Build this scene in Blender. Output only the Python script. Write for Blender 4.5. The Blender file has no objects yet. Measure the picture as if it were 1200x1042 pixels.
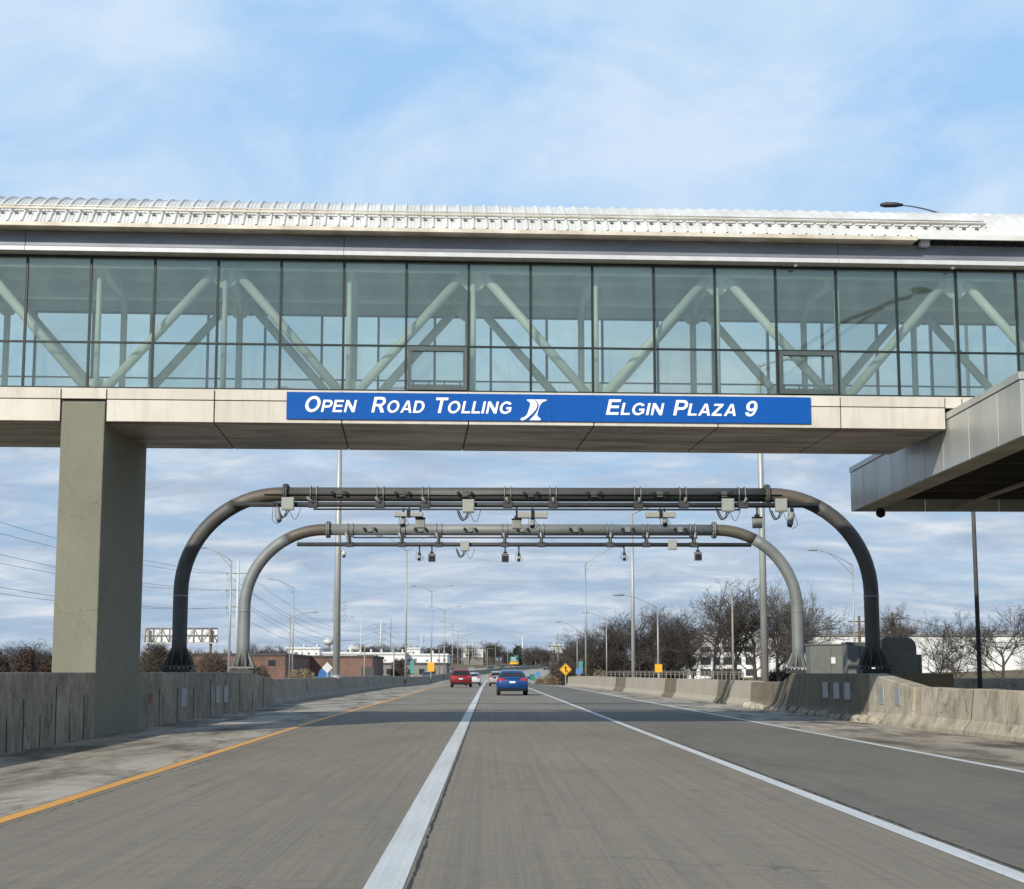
import bpy, math, random
from mathutils import Vector, Matrix, noise as mnoise
R = math.radians
sc = bpy.context.scene
COL = sc.collection

# ------------------------------------------------------------------ camera, sky, sun
F = 1900.0                                   # focal length in photo pixels (1200 wide)
PITCH = math.atan(267 / F); YAW = R(0.836); EYE = 1.3
cam_d = bpy.data.cameras.new("camera"); cam = bpy.data.objects.new("camera", cam_d); COL.objects.link(cam)
cam_d.sensor_width = 36; cam_d.lens = 36 * F / 1200; cam_d.clip_start = 0.1; cam_d.clip_end = 9000
cam.location = (0, 0, EYE); cam.rotation_euler = (math.pi / 2 + PITCH, 0, -YAW)
sc.camera = cam

SUN_DIR = Vector((-0.55, -1.0, 0.62)).normalized()      # towards the sun: behind the camera, to the left
world = bpy.data.worlds.new("World"); sc.world = world; world.use_nodes = True
nt = world.node_tree; nt.nodes.clear()
def N(t, typ, **kw):
    n = t.nodes.new(typ)
    for k, v in kw.items(): setattr(n, k, v)
    return n
sky = N(nt, 'ShaderNodeTexSky'); sky.sky_type = 'NISHITA'; sky.sun_disc = False
sky.sun_elevation = math.asin(SUN_DIR.z); sky.sun_rotation = math.atan2(SUN_DIR.x, SUN_DIR.y)
sky.air_density = 1.0; sky.dust_density = 0.6; sky.ozone_density = 1.6
tc = N(nt, 'ShaderNodeTexCoord'); sep = N(nt, 'ShaderNodeSeparateXYZ'); nt.links.new(tc.outputs['Generated'], sep.inputs[0])
def M(t, op, a, b=None, c=None):
    n = N(t, 'ShaderNodeMath', operation=op)
    for i, v in enumerate((a, b, c)):
        if v is None: continue
        if isinstance(v, (int, float)): n.inputs[i].default_value = v
        else: t.links.new(v, n.inputs[i])
    return n.outputs[0]
zz = M(nt, 'ADD', M(nt, 'MAXIMUM', sep.outputs['Z'], 0.0), 0.07)
cx = M(nt, 'DIVIDE', sep.outputs['X'], zz); cy = M(nt, 'DIVIDE', sep.outputs['Y'], zz)
comb = N(nt, 'ShaderNodeCombineXYZ'); nt.links.new(cx, comb.inputs[0]); nt.links.new(cy, comb.inputs[1])
zl = M(nt, 'ADD', M(nt, 'MAXIMUM', sep.outputs['Z'], 0.0), 0.17)
combl = N(nt, 'ShaderNodeCombineXYZ'); nt.links.new(M(nt, 'DIVIDE', sep.outputs['X'], zl), combl.inputs[0]); nt.links.new(M(nt, 'DIVIDE', sep.outputs['Y'], zl), combl.inputs[1])
def wnoise(scale, detail, rough, off, sx=1.0, sy=1.0, dist=0.0, low=False):
    mp = N(nt, 'ShaderNodeMapping'); mp.inputs['Location'].default_value = off; mp.inputs['Scale'].default_value = (sx, sy, 1)
    nt.links.new((combl if low else comb).outputs[0], mp.inputs[0])
    n = N(nt, 'ShaderNodeTexNoise'); n.inputs['Scale'].default_value = scale; n.inputs['Detail'].default_value = detail
    n.inputs['Roughness'].default_value = rough; n.inputs['Distortion'].default_value = dist
    nt.links.new(mp.outputs[0], n.inputs['Vector']); return n.outputs['Fac']
def ramp(t, v, stops):
    n = N(t, 'ShaderNodeValToRGB'); cr = n.color_ramp
    cr.elements[0].position = stops[0][0]; cr.elements[0].color = stops[0][1]
    cr.elements[1].position = stops[-1][0]; cr.elements[1].color = stops[-1][1]
    for p, c in stops[1:-1]:
        e = cr.elements.new(p); e.color = c
    t.links.new(v, n.inputs[0]); return n.outputs[0]
def g(v): return (v, v, v, 1)
nA = wnoise(2.1, 10, 0.58, (3.1, 1.7, 0), 1.0, 1.0, 0.5, True)
nB = wnoise(7.0, 8, 0.6, (7.3, 2.2, 0), 0.8, 1.0, 0.3, True)
nsum = M(nt, 'ADD', M(nt, 'MULTIPLY', nA, 0.62), M(nt, 'MULTIPLY', nB, 0.38))
cover = ramp(nt, nsum, [(0.38, g(0.25)), (0.47, g(0.6)), (0.57, g(0.97))])
veil = ramp(nt, wnoise(2.1, 9, 0.58, (5.2, 0.4, 0), 1.0, 0.7, 0.5), [(0.34, g(0.0)), (0.62, g(1.0))])
hi = ramp(nt, sep.outputs['Z'], [(0.15, g(0)), (0.25, g(1))])
cov = N(nt, 'ShaderNodeMixRGB'); nt.links.new(hi, cov.inputs[0]); nt.links.new(cover, cov.inputs[1]); nt.links.new(veil, cov.inputs[2])
# clear air: physical sky pulled towards the pale winter blue
base = ramp(nt, sep.outputs['Z'], [(0.0, (2.1, 3.35, 5.1, 1)), (0.10, (2.5, 4.0, 6.0, 1)), (0.20, (3.2, 5.1, 7.4, 1)), (0.45, (3.0, 5.1, 7.9, 1)), (0.68, (1.7, 2.5, 3.8, 1)), (1.0, (1.5, 2.1, 3.2, 1))])
clear = N(nt, 'ShaderNodeMixRGB'); clear.inputs[0].default_value = 0.85
nt.links.new(sky.outputs[0], clear.inputs[1]); nt.links.new(base, clear.inputs[2])
# cloud: grey-lilac undersides and white tops in the low banks, even white veil above
puff = ramp(nt, wnoise(5.0, 10, 0.6, (1.2, 8.4, 0), 0.7, 1.0, 0.4, True), [(0.36, (3.1, 3.9, 5.0, 1)), (0.50, (4.1, 4.8, 5.8, 1)), (0.66, (5.9, 6.3, 6.8, 1))])
white_ = ramp(nt, wnoise(1.5, 8, 0.55, (9.1, 3.0, 0), 1.0, 0.8, 0.3), [(0.35, (4.4, 5.8, 7.4, 1)), (0.65, (5.2, 6.3, 7.6, 1))])
cl = N(nt, 'ShaderNodeMixRGB'); nt.links.new(hi, cl.inputs[0]); nt.links.new(puff, cl.inputs[1]); nt.links.new(white_, cl.inputs[2])
zen = ramp(nt, sep.outputs['Z'], [(0.42, g(1)), (0.62, g(.2))])
mx = N(nt, 'ShaderNodeMixRGB'); nt.links.new(M(nt, 'MULTIPLY', cov.outputs[0], zen), mx.inputs[0]); nt.links.new(clear.outputs[0], mx.inputs[1]); nt.links.new(cl.outputs[0], mx.inputs[2])
bg = N(nt, 'ShaderNodeBackground'); bg.inputs['Strength'].default_value = 0.12
nt.links.new(mx.outputs[0], bg.inputs[0])
out = N(nt, 'ShaderNodeOutputWorld'); nt.links.new(bg.outputs[0], out.inputs[0])

sd = bpy.data.lights.new("sun", 'SUN'); sd.energy = 4.5; sd.angle = R(0.6); sd.color = (1.0, 0.93, 0.80)
sun = bpy.data.objects.new("sun", sd); COL.objects.link(sun); sun.location = (-20, -30, 40)
sun.rotation_euler = SUN_DIR.to_track_quat('Z', 'Y').to_euler()
vs = sc.view_settings; vs.view_transform = 'Standard'; vs.look = 'None'; vs.exposure = 0.08; vs.gamma = 1; vs.use_curve_mapping = False
sc.cycles.max_bounces = 10; sc.cycles.transparent_max_bounces = 24

# ------------------------------------------------------------------ helpers
FW = Vector((math.sin(YAW) * math.cos(PITCH), math.cos(YAW) * math.cos(PITCH), math.sin(PITCH)))
RT = Vector((math.cos(YAW), -math.sin(YAW), 0)); UP = RT.cross(FW)
def P(x, y, Y):
    """world point seen at photo pixel x, y that stands Y metres down the road"""
    r = FW + RT * ((x - 600) / F) + UP * ((521 - y) / F)
    return Vector((0, 0, EYE)) + r * (Y / r.y)
def xc(Y): return 3.2e-4 * max(0.0, Y - 245) ** 2 if Y < 900 else 3.2e-4 * 655 ** 2 + (Y - 900) * 0.42
def zc(Y):
    pts = [(-200, 0), (140, 0), (225, -0.35), (300, 0.0), (388, 0.8), (453, 1.6), (555, 3.0), (700, 5.2), (900, 8.0), (1300, 11), (9000, 20)]
    for (a, za), (b, zb) in zip(pts, pts[1:]):
        if Y <= b:
            t = max(0, (Y - a) / (b - a)); return za + (zb - za) * t
    return 20
class MB:
    def __init__(s): s.v = []; s.f = []; s.sm = []
    def add(s, vs, fs, smooth=False):
        o = len(s.v); s.v += [Vector(p) for p in vs]
        for f in fs: s.f.append([o + i for i in f]); s.sm.append(smooth)
        return s
    def box(s, x0, x1, y0, y1, z0, z1, m=None):
        vs = [Vector(p) for p in ((x0, y0, z0), (x1, y0, z0), (x1, y1, z0), (x0, y1, z0), (x0, y0, z1), (x1, y0, z1), (x1, y1, z1), (x0, y1, z1))]
        if m: vs = [m @ p for p in vs]
        return s.add(vs, [(0, 3, 2, 1), (4, 5, 6, 7), (0, 1, 5, 4), (1, 2, 6, 5), (2, 3, 7, 6), (3, 0, 4, 7)])
    def tube(s, pts, r, n=8, caps=True, smooth=True):
        pts = [Vector(p) for p in pts]; rs = r if isinstance(r, (list, tuple)) else [r] * len(pts)
        vs = []; fs = []; ref = None
        for i, p in enumerate(pts):
            d = (pts[min(i + 1, len(pts) - 1)] - pts[max(i - 1, 0)])
            d = d.normalized() if d.length > 1e-9 else Vector((0, 0, 1))
            if ref is None: ref = Vector((0, 0, 1)) if abs(d.z) < 0.9 else Vector((1, 0, 0))
            u = (ref - d * ref.dot(d)); u = u.normalized() if u.length > 1e-6 else d.orthogonal().normalized()
            w = d.cross(u); ref = u
            for k in range(n):
                a = 2 * math.pi * k / n; vs.append(p + (u * math.cos(a) + w * math.sin(a)) * rs[i])
        for i in range(len(pts) - 1):
            for k in range(n): fs.append((i * n + k, i * n + (k + 1) % n, (i + 1) * n + (k + 1) % n, (i + 1) * n + k))
        s.add(vs, fs, smooth)
        if caps:
            o = len(s.v) - len(vs)
            s.f.append([o + k for k in range(n)][::-1]); s.sm.append(False)
            s.f.append([o + (len(pts) - 1) * n + k for k in range(n)]); s.sm.append(False)
        return s
    def extr(s, poly, fn, t0, t1):
        """closed 2D polygon poly extruded: fn(a, b, t) -> point"""
        n = len(poly); vs = [fn(a, b, t0) for a, b in poly] + [fn(a, b, t1) for a, b in poly]
        return s.add(vs, [tuple(range(n))[::-1], tuple(range(n, 2 * n))] + [(i, (i + 1) % n, n + (i + 1) % n, n + i) for i in range(n)])
    def loft(s, rings, closed=True, caps=True, smooth=False):
        n = len(rings[0]); vs = [p for r_ in rings for p in r_]; fs = []
        for i in range(len(rings) - 1):
            for k in range(n if closed else n - 1): fs.append((i * n + k, i * n + (k + 1) % n, (i + 1) * n + (k + 1) % n, (i + 1) * n + k))
        if caps: fs += [tuple(range(n))[::-1], tuple(range((len(rings) - 1) * n, len(rings) * n))]
        return s.add(vs, fs, smooth)
    def ball(s, c, rx, ry=None, rz=None, n=10, m=7):
        ry = ry or rx; rz = rz or rx; c = Vector(c); rings = []
        for j in range(m + 1):
            a = -math.pi / 2 + math.pi * j / m; ca = max(math.cos(a), 0.02)
            rings.append([c + Vector((rx * ca * math.cos(2 * math.pi * k / n), ry * ca * math.sin(2 * math.pi * k / n), rz * math.sin(a))) for k in range(n)])
        return s.loft(rings, smooth=True)
    def build(s, name, mat, parent=None, bevel=0, recalc=True):
        me = bpy.data.meshes.new(name)
        off = parent.get('_base') if parent is not None and parent.get('_base') is not None else (0, 0, 0)
        off = Vector(off)
        me.from_pydata([p - off for p in s.v], [], s.f)
        me.polygons.foreach_set('use_smooth', s.sm)
        if recalc:
            import bmesh
            b = bmesh.new(); b.from_mesh(me); bmesh.ops.recalc_face_normals(b, faces=b.faces); b.to_mesh(me); b.free()
        me.materials.append(mat); me.update()
        o = bpy.data.objects.new(name, me); COL.objects.link(o)
        if parent is not None: o.parent = parent
        if bevel:
            bm = o.modifiers.new('bevel', 'BEVEL'); bm.width = bevel; bm.segments = 2; bm.limit_method = 'ANGLE'
        return o
def tag(o, label=None, cat=None, group=None, kind=None):
    if label: o['label'] = label
    if cat: o['category'] = cat
    if group: o['group'] = group
    if kind: o['kind'] = kind
    return o
def thing(name, label, cat, base, group=None):
    """an Empty at the thing's base; meshes built under it are given in world coordinates"""
    o = bpy.data.objects.new(name, None); COL.objects.link(o); o.empty_display_size = 0.2
    o.location = base; o['_base'] = tuple(base)
    return tag(o, label, cat, group)
def dup(root, loc, rotz=0.0, scale=1.0, label=None, group=None, keep=None):
    r = root.copy(); COL.objects.link(r); r.location = loc; r.rotation_euler = (0, 0, rotz); r.scale = (scale,) * 3 if isinstance(scale, (int, float)) else scale
    if label: r['label'] = label
    if group: r['group'] = group
    for ch in list(root.children):
        c = ch.copy(); COL.objects.link(c); c.parent = r
        for gch in ch.children:
            d = gch.copy(); COL.objects.link(d); d.parent = c
    return r

# ------------------------------------------------------------------ materials
def newmat(name):
    m = bpy.data.materials.new(name); m.use_nodes = True; t = m.node_tree
    return m, t, t.nodes['Principled BSDF']
def tnoise(t, scale, detail=4, rough=0.6, stretch=(1, 1, 1), dist=0.0, coord='Object'):
    c = N(t, 'ShaderNodeTexCoord'); mp = N(t, 'ShaderNodeMapping'); mp.inputs['Scale'].default_value = stretch
    t.links.new(c.outputs[coord], mp.inputs[0])
    n = N(t, 'ShaderNodeTexNoise'); n.inputs['Scale'].default_value = scale; n.inputs['Detail'].default_value = detail
    n.inputs['Roughness'].default_value = rough; n.inputs['Distortion'].default_value = dist
    t.links.new(mp.outputs[0], n.inputs['Vector']); return n.outputs['Fac']
def mixc(t, fac, a, b, mode='MIX'):
    n = N(t, 'ShaderNodeMixRGB', blend_type=mode)
    for i, v in ((0, fac), (1, a), (2, b)):
        if isinstance(v, (int, float)): n.inputs[i].default_value = v
        elif isinstance(v, tuple): n.inputs[i].default_value = (*v[:3], 1)
        else: t.links.new(v, n.inputs[i])
    return n.outputs[0]
def bump(t, b, h, dist=0.01, st=0.5):
    n = N(t, 'ShaderNodeBump'); n.inputs['Distance'].default_value = dist; n.inputs['Strength'].default_value = st
    t.links.new(h, n.inputs['Height']); t.links.new(n.outputs[0], b.inputs['Normal'])
def simple(name, col, rough=0.6, metal=0.0, var=0.25, scale=3.0, stretch=(1, 1, 1), dark=None, bmp=0.0, spec=0.5, obvar=0.0):
    """base colour broken up by two sizes of noise towards a darker (or given) tone"""
    m, t, b = newmat(name)
    d = dark or tuple(c * (1 - var) for c in col); l = tuple(min(1, c * (1 + var * 0.4)) for c in col)
    n1 = ramp(t, tnoise(t, scale, 5, 0.65, stretch), [(0.35, g(0)), (0.68, g(1))])
    c = mixc(t, n1, d, l)
    if obvar:
        oi = N(t, 'ShaderNodeObjectInfo')
        c = mixc(t, 1.0, c, ramp(t, oi.outputs['Random'], [(0, g(1 - obvar)), (1, g(1 + obvar))]), 'MULTIPLY')
    t.links.new(c, b.inputs['Base Color'])
    b.inputs['Roughness'].default_value = rough; b.inputs['Metallic'].default_value = metal
    b.inputs['Specular IOR Level'].default_value = spec
    if bmp: bump(t, b, tnoise(t, scale * 6, 4, 0.7, stretch), 0.01, bmp)
    return m
def concrete(name, base, stain, light, streak=1.0, amount=0.5):
    """weathered wall concrete: large mottling, vertical run-off streaks, pits"""
    m, t, b = newmat(name)
    big = ramp(t, tnoise(t, 0.55, 5, 0.6), [(0.35, g(0)), (0.65, g(1))])
    c = mixc(t, big, base, light)
    st = ramp(t, tnoise(t, 2.2 * streak, 8, 0.75, (1, 1, 0.55), 0.9), [(0.52 - 0.10 * amount, g(0)), (0.74, g(1))])
    rn = ramp(t, tnoise(t, 6.0, 5, 0.7, (1, 1, 0.05), 0.2), [(0.60, g(0)), (0.72, g(1))])
    c = mixc(t, M(t, 'MULTIPLY', rn, amount * .3), c, stain)
    c = mixc(t, M(t, 'MULTIPLY', st, amount), c, stain)
    bl = ramp(t, tnoise(t, 1.3, 8, 0.75), [(0.5, g(0)), (0.75, g(1))])
    c = mixc(t, M(t, 'MULTIPLY', bl, amount * 0.7), c, stain)
    co = N(t, 'ShaderNodeTexCoord'); wn = N(t, 'ShaderNodeTexNoise'); wn.inputs['Scale'].default_value = 1.1; wn.inputs['Detail'].default_value = 8
    t.links.new(co.outputs['Object'], wn.inputs['Vector'])
    ad = N(t, 'ShaderNodeMixRGB', blend_type='ADD'); ad.inputs[0].default_value = 1.1; t.links.new(co.outputs['Object'], ad.inputs[1]); t.links.new(wn.outputs['Color'], ad.inputs[2])
    vo = N(t, 'ShaderNodeTexVoronoi', feature='DISTANCE_TO_EDGE'); vo.inputs['Scale'].default_value = 0.62; t.links.new(ad.outputs[0], vo.inputs['Vector'])
    ck = ramp(t, vo.outputs['Distance'], [(0.0, g(1)), (0.012, g(0))])
    gt = ramp(t, tnoise(t, 0.7, 3, 0.6), [(0.47, g(0)), (0.56, g(1))])
    c = mixc(t, M(t, 'MULTIPLY', M(t, 'MULTIPLY', ck, gt), min(.7, amount)), c, tuple(v * .5 for v in stain))
    fine = ramp(t, tnoise(t, 22, 5, 0.8), [(0.3, g(0.84)), (0.7, g(1.10))])
    c = mixc(t, 1.0, c, fine, 'MULTIPLY')
    t.links.new(c, b.inputs['Base Color']); b.inputs['Roughness'].default_value = 0.9; b.inputs['Specular IOR Level'].default_value = 0.25
    bump(t, b, tnoise(t, 9, 8, 0.75), 0.02, 0.45); return m

def pavement(name, base, dark, light, streak=0.30, patch=0.35, joints=True, wear=None):
    m, t, b = newmat(name)
    c = N(t, 'ShaderNodeTexCoord'); sp = N(t, 'ShaderNodeSeparateXYZ'); t.links.new(c.outputs['Object'], sp.inputs[0])
    big = ramp(t, tnoise(t, 0.16, 6, 0.62, (1, 0.35, 1)), [(0.32, g(0)), (0.68, g(1))])
    col = mixc(t, big, base, light)
    pt = ramp(t, tnoise(t, 0.42 if patch < .9 else 0.75, 9, 0.74, (1, 0.3, 1), 0.5), [(0.5 if patch < .9 else .44, g(0)), (0.7 if patch < .9 else .62, g(1))])
    col = mixc(t, M(t, 'MULTIPLY', pt, patch), col, dark)
    # wheel drag lines along the road
    ln = ramp(t, tnoise(t, 9.0, 4, 0.8, (1, 0.0035, 1), 0.0), [(0.44, g(0)), (0.66, g(1))])
    ln2 = ramp(t, tnoise(t, 40.0, 3, 0.8, (1, 0.012, 1), 0.0), [(0.50, g(0)), (0.66, g(1))])
    col = mixc(t, M(t, 'MULTIPLY', ln, streak), col, dark)
    col = mixc(t, M(t, 'MULTIPLY', ln2, streak * 0.55), col, dark)
    # faint cross tining
    cr = ramp(t, tnoise(t, 11.0, 5, 0.8, (0.10, 1, 1), 0.15), [(0.50, g(0)), (0.70, g(1))])
    spk = ramp(t, tnoise(t, 5.0, 7, 0.85), [(0.52, g(0)), (0.68, g(1))])
    col = mixc(t, M(t, 'MULTIPLY', spk, 0.35), col, dark)
    col = mixc(t, M(t, 'MULTIPLY', cr, 0.34), col, dark)
    if joints:
        # fine cracks
        vo = N(t, 'ShaderNodeTexVoronoi', feature='DISTANCE_TO_EDGE'); vo.inputs['Scale'].default_value = 0.33
        mp = N(t, 'ShaderNodeMapping'); t.links.new(c.outputs['Object'], mp.inputs[0])
        wn = N(t, 'ShaderNodeTexNoise'); wn.inputs['Scale'].default_value = 1.3; wn.inputs['Detail'].default_value = 6
        t.links.new(c.outputs['Object'], wn.inputs['Vector'])
        ad = N(t, 'ShaderNodeMixRGB', blend_type='ADD'); ad.inputs[0].default_value = 1.4
        t.links.new(mp.outputs[0], ad.inputs[1]); t.links.new(wn.outputs['Color'], ad.inputs[2]); t.links.new(ad.outputs[0], vo.inputs['Vector'])
        ck = ramp(t, vo.outputs['Distance'], [(0.0, g(1)), (0.006, g(0))])
        gate = ramp(t, tnoise(t, 0.5, 3, 0.6), [(0.54, g(0)), (0.62, g(1))])
        col = mixc(t, M(t, 'MULTIPLY', M(t, 'MULTIPLY', ck, gate), 0.5), col, tuple(v * 0.35 for v in dark))
    fine = ramp(t, tnoise(t, 38, 6, 0.9), [(0.30, g(0.62)), (0.70, g(1.30))])
    col = mixc(t, 1.0, col, fine, 'MULTIPLY')
    t.links.new(col, b.inputs['Base Color']); b.inputs['Roughness'].default_value = 0.88; b.inputs['Specular IOR Level'].default_value = 0.3
    bump(t, b, tnoise(t, 60, 5, 0.8), 0.006, 0.5); return m

MAT = {}
MAT['road'] = pavement('road_concrete', (.218, .193, .152), (.086, .077, .064), (.270, .240, .190))
MAT['road_dark'] = pavement('outer_lane_asphalt', (.160, .147, .124), (.075, .070, .062), (.195, .180, .152), 0.3, 0.6, False)
MAT['shoulder'] = pavement('shoulder_concrete', (.30, .255, .195), (.085, .070, .052), (.56, .52, .45), 0.3, 1.0)
MAT['opp'] = pavement('far_carriageway', (.34, .33, .30), (.24, .23, .21), (.40, .385, .35), 0.3, 0.4, False)
def paint(name, col, wear):
    m, t, b = newmat(name)
    n1 = ramp(t, tnoise(t, 30, 6, 0.8, (1, 0.25, 1)), [(0.36, g(1)), (0.44, g(0))])
    n2 = ramp(t, tnoise(t, 1.1, 4, 0.6, (1, .3, 1)), [(0.3, g(0.86)), (0.7, g(1.04))])
    ln = ramp(t, tnoise(t, 24, 3, 0.6, (1, 0.01, 1)), [(0.3, g(0.88)), (0.7, g(1.03))])
    c = mixc(t, M(t, 'MULTIPLY', n1, wear), col, (.13, .12, .11))
    c = mixc(t, 1.0, c, n2, 'MULTIPLY'); c = mixc(t, 1.0, c, ln, 'MULTIPLY')
    t.links.new(c, b.inputs['Base Color']); b.inputs['Roughness'].default_value = 0.6; return m
MAT['white_line'] = paint('white_marking', (.60, .62, .62), 0.5)
MAT['yellow_line'] = paint('yellow_marking', (.72, .34, .055), 0.55)
MAT['seam'] = simple('joint_sealant', (.03, .028, .027), 0.8, var=0.3)
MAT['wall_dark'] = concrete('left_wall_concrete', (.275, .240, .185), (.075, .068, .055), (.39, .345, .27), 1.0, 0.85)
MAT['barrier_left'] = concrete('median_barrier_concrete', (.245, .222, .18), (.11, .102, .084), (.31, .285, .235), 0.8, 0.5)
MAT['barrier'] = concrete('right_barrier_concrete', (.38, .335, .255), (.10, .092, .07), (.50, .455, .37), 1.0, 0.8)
MAT['barrier_far'] = concrete('far_barrier_concrete', (.37, .33, .265), (.19, .17, .14), (.40, .365, .30), 0.5, 0.3)
MAT['pedestal'] = concrete('shaded_pedestal_concrete', (.17, .14, .10), (.07, .058, .042), (.22, .185, .135), 1.0, 0.6)  # brown holds the bridge's shadow on the pedestal as colour; also colours barrier patches
MAT['column'] = concrete('column_concrete', (.190, .190, .148), (.115, .117, .092), (.215, .215, .167), 0.6, 0.22)
MAT['plate'] = simple('galvanised_plate', (.33, .335, .34), 0.55, 0.2, 0.15)
MAT['orange'] = simple('rust_patch', (.30, .14, .06), 0.9, 0, 0.5, 12)
def fasciamat():
    m, t, b = newmat('fascia_panel')
    oi = N(t, 'ShaderNodeObjectInfo')
    big = ramp(t, tnoise(t, 0.8, 5, 0.6, (1, 1, 1)), [(0.3, g(0)), (0.7, g(1))])
    c = mixc(t, big, (.53, .49, .425), (.62, .585, .52))
    st = ramp(t, tnoise(t, 3.0, 6, 0.75, (1, 1, 0.1), 0.3), [(0.50, g(0)), (0.72, g(1))])
    c = mixc(t, M(t, 'MULTIPLY', st, 0.6), c, (.36, .31, .25))
    c = mixc(t, 1.0, c, ramp(t, oi.outputs['Random'], [(0, g(.93)), (1, g(1.05))]), 'MULTIPLY')
    t.links.new(c, b.inputs['Base Color']); b.inputs['Roughness'].default_value = 0.5; bump(t, b, tnoise(t, .9, 2, .5), 0.03, .35); return m
MAT['fascia'] = fasciamat()
def soffitmat():
    m, t, b = newmat('soffit_panel')
    st = ramp(t, tnoise(t, 0.9, 8, 0.72, (0.35, 1.9, 1), 0.6), [(0.40, g(0)), (0.62, g(1))])
    c = mixc(t, st, (.14, .122, .105), (.50, .44, .375))
    t.links.new(c, b.inputs['Base Color']); b.inputs['Roughness'].default_value = 0.45; return m
MAT['soffit'] = soffitmat()
MAT['joint'] = simple('dark_joint', (.03, .028, .026), 0.7)
MAT['mullion'] = simple('mullion_metal', (.018, .025, .025), 0.45, 0.2, 0.2)
MAT['sash'] = simple('sash_metal', (.09, .115, .11), 0.45, 0.3, 0.2)
MAT['truss'] = simple('truss_paint', (.80, .82, .77), 0.45, 0, 0.12, 1.5)
MAT['ceiling'] = simple('ceiling_panel', (.60, .63, .59), 0.8, 0, 0.12, 0.8)
MAT['inner'] = simple('inner_trim', (.52, .56, .53), 0.7, 0, 0.15)
MAT['roof'] = simple('white_roof_metal', (.68, .69, .69), 0.55, 0.15, 0.22, 0.9, (1, 1, 1), dark=(.56, .56, .53))
MAT['roof_trim'] = simple('roof_trim', (.66, .63, .55), 0.5, 0.1, 0.25, 1.6, dark=(.46, .40, .31))
MAT['eave_grey'] = simple('eave_grey_metal', (.235, .25, .285), 0.42, 0.3, 0.3, 0.8, (0.6, 1, 3))
MAT['eave_white'] = simple('eave_white_band', (.60, .61, .64), 0.42, 0.1, 0.12)
MAT['eave_soffit'] = simple('eave_soffit', (.42, .39, .37), 0.6, 0, 0.2)
MAT['slot'] = simple('slot_dark', (.14, .135, .125), 0.8)
MAT['sign_blue'] = simple('sign_blue', (.001, .085, .37), 0.6, 0, 0.10, 0.5, spec=0.2)
MAT['sign_white'] = simple('sign_white', (.84, .86, .88), 0.5, 0, 0.03)
def canopymat():
    m, t, b = newmat('canopy_panel')
    n1 = ramp(t, tnoise(t, 1.2, 5, 0.6, (1, 1, 0.4)), [(0.35, g(0)), (0.65, g(1))])
    c = mixc(t, n1, (.36, .37, .355), (.44, .45, .43))
    oi = N(t, 'ShaderNodeObjectInfo'); c = mixc(t, 1.0, c, ramp(t, oi.outputs['Random'], [(0, g(.88)), (1, g(1.08))]), 'MULTIPLY'); bump(t, b, tnoise(t, 1.0, 2, .5), 0.03, .4)
    t.links.new(c, b.inputs['Base Color']); b.inputs['Roughness'].default_value = 0.36; b.inputs['Metallic'].default_value = 0.25; return m
MAT['canopy'] = canopymat()
MAT['pole_dark'] = simple('dark_pole', (.11, .115, .115), 0.6, 0.2, 0.2)
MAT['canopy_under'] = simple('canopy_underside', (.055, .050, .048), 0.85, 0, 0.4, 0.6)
MAT['canopy_edge'] = simple('canopy_edge', (.34, .31, .27), 0.6, 0.1, 0.35, 1.2)
def pipemat(name, a, bcol, rust, amt):
    m, t, b = newmat(name)
    n1 = ramp(t, tnoise(t, 1.6, 6, 0.7), [(0.3, g(0)), (0.7, g(1))])
    c = mixc(t, n1, a, bcol)
    n2 = ramp(t, tnoise(t, 0.45, 6, 0.65, (1, 1, 1), 0.3), [(0.5 - amt * 0.2, g(0)), (0.66, g(1))])
    c = mixc(t, M(t, 'MULTIPLY', n2, min(1, amt)), c, rust)
    n3 = ramp(t, tnoise(t, 5, 6, 0.8), [(0.62, g(0)), (0.72, g(1))])
    c = mixc(t, M(t, 'MULTIPLY', n3, 0.35), c, (.45, .45, .43))
    t.links.new(c, b.inputs['Base Color']); b.inputs['Roughness'].default_value = 0.6; b.inputs['Metallic'].default_value = 0.25
    bump(t, b, tnoise(t, 14, 5, 0.7), 0.01, 0.25); return m
MAT['pipe_front'] = pipemat('gantry_steel_dark', (.066, .072, .073), (.100, .107, .107), (.078, .068, .056), 0.6)
MAT['pipe_rear'] = pipemat('gantry_steel_light', (.165, .185, .190), (.235, .252, .255), (.16, .145, .12), 0.5)
MAT['pipe_brown'] = pipemat('gantry_steel_brown', (.105, .092, .073), (.15, .132, .106), (.095, .08, .065), 0.7)
MAT['steel_dark'] = simple('dark_steel', (.050, .052, .055), 0.6, 0.2, 0.3)
MAT['clamp'] = simple('galvanised_clamp', (.27, .28, .28), 0.5, 0.4, 0.25)
MAT['cabinet_grey'] = simple('enclosure_grey', (.31, .33, .31), 0.5, 0.05, 0.12)
MAT['camera_case'] = simple('camera_case', (.25, .255, .25), 0.5, 0.05, 0.2)
MAT['black'] = simple('black_plastic', (.015, .016, .02), 0.35, 0, 0.2)
MAT['galv'] = simple('galvanised_pole', (.36, .37, .36), 0.5, 0.35, 0.2, 1.0, (1, 1, .3), obvar=0.12)
MAT['pole_white'] = simple('white_pole', (.52, .54, .55), 0.6, 0.1, 0.12)
MAT['pole_tan'] = simple('weathered_pole', (.30, .27, .225), 0.6, 0.2, 0.25)
MAT['wood'] = simple('pole_wood', (.13, .09, .06), 0.9, 0, 0.3)
MAT['wire'] = simple('wire', (.10, .11, .13), 0.7, 0, 0.1)
MAT['cab_green'] = simple('utility_cabinet_green', (.165, .172, .158), 0.5, 0.1, 0.15)
MAT['cab_trim'] = simple('utility_cabinet_trim', (.14, .145, .13), 0.5, 0.1, 0.15)
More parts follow.
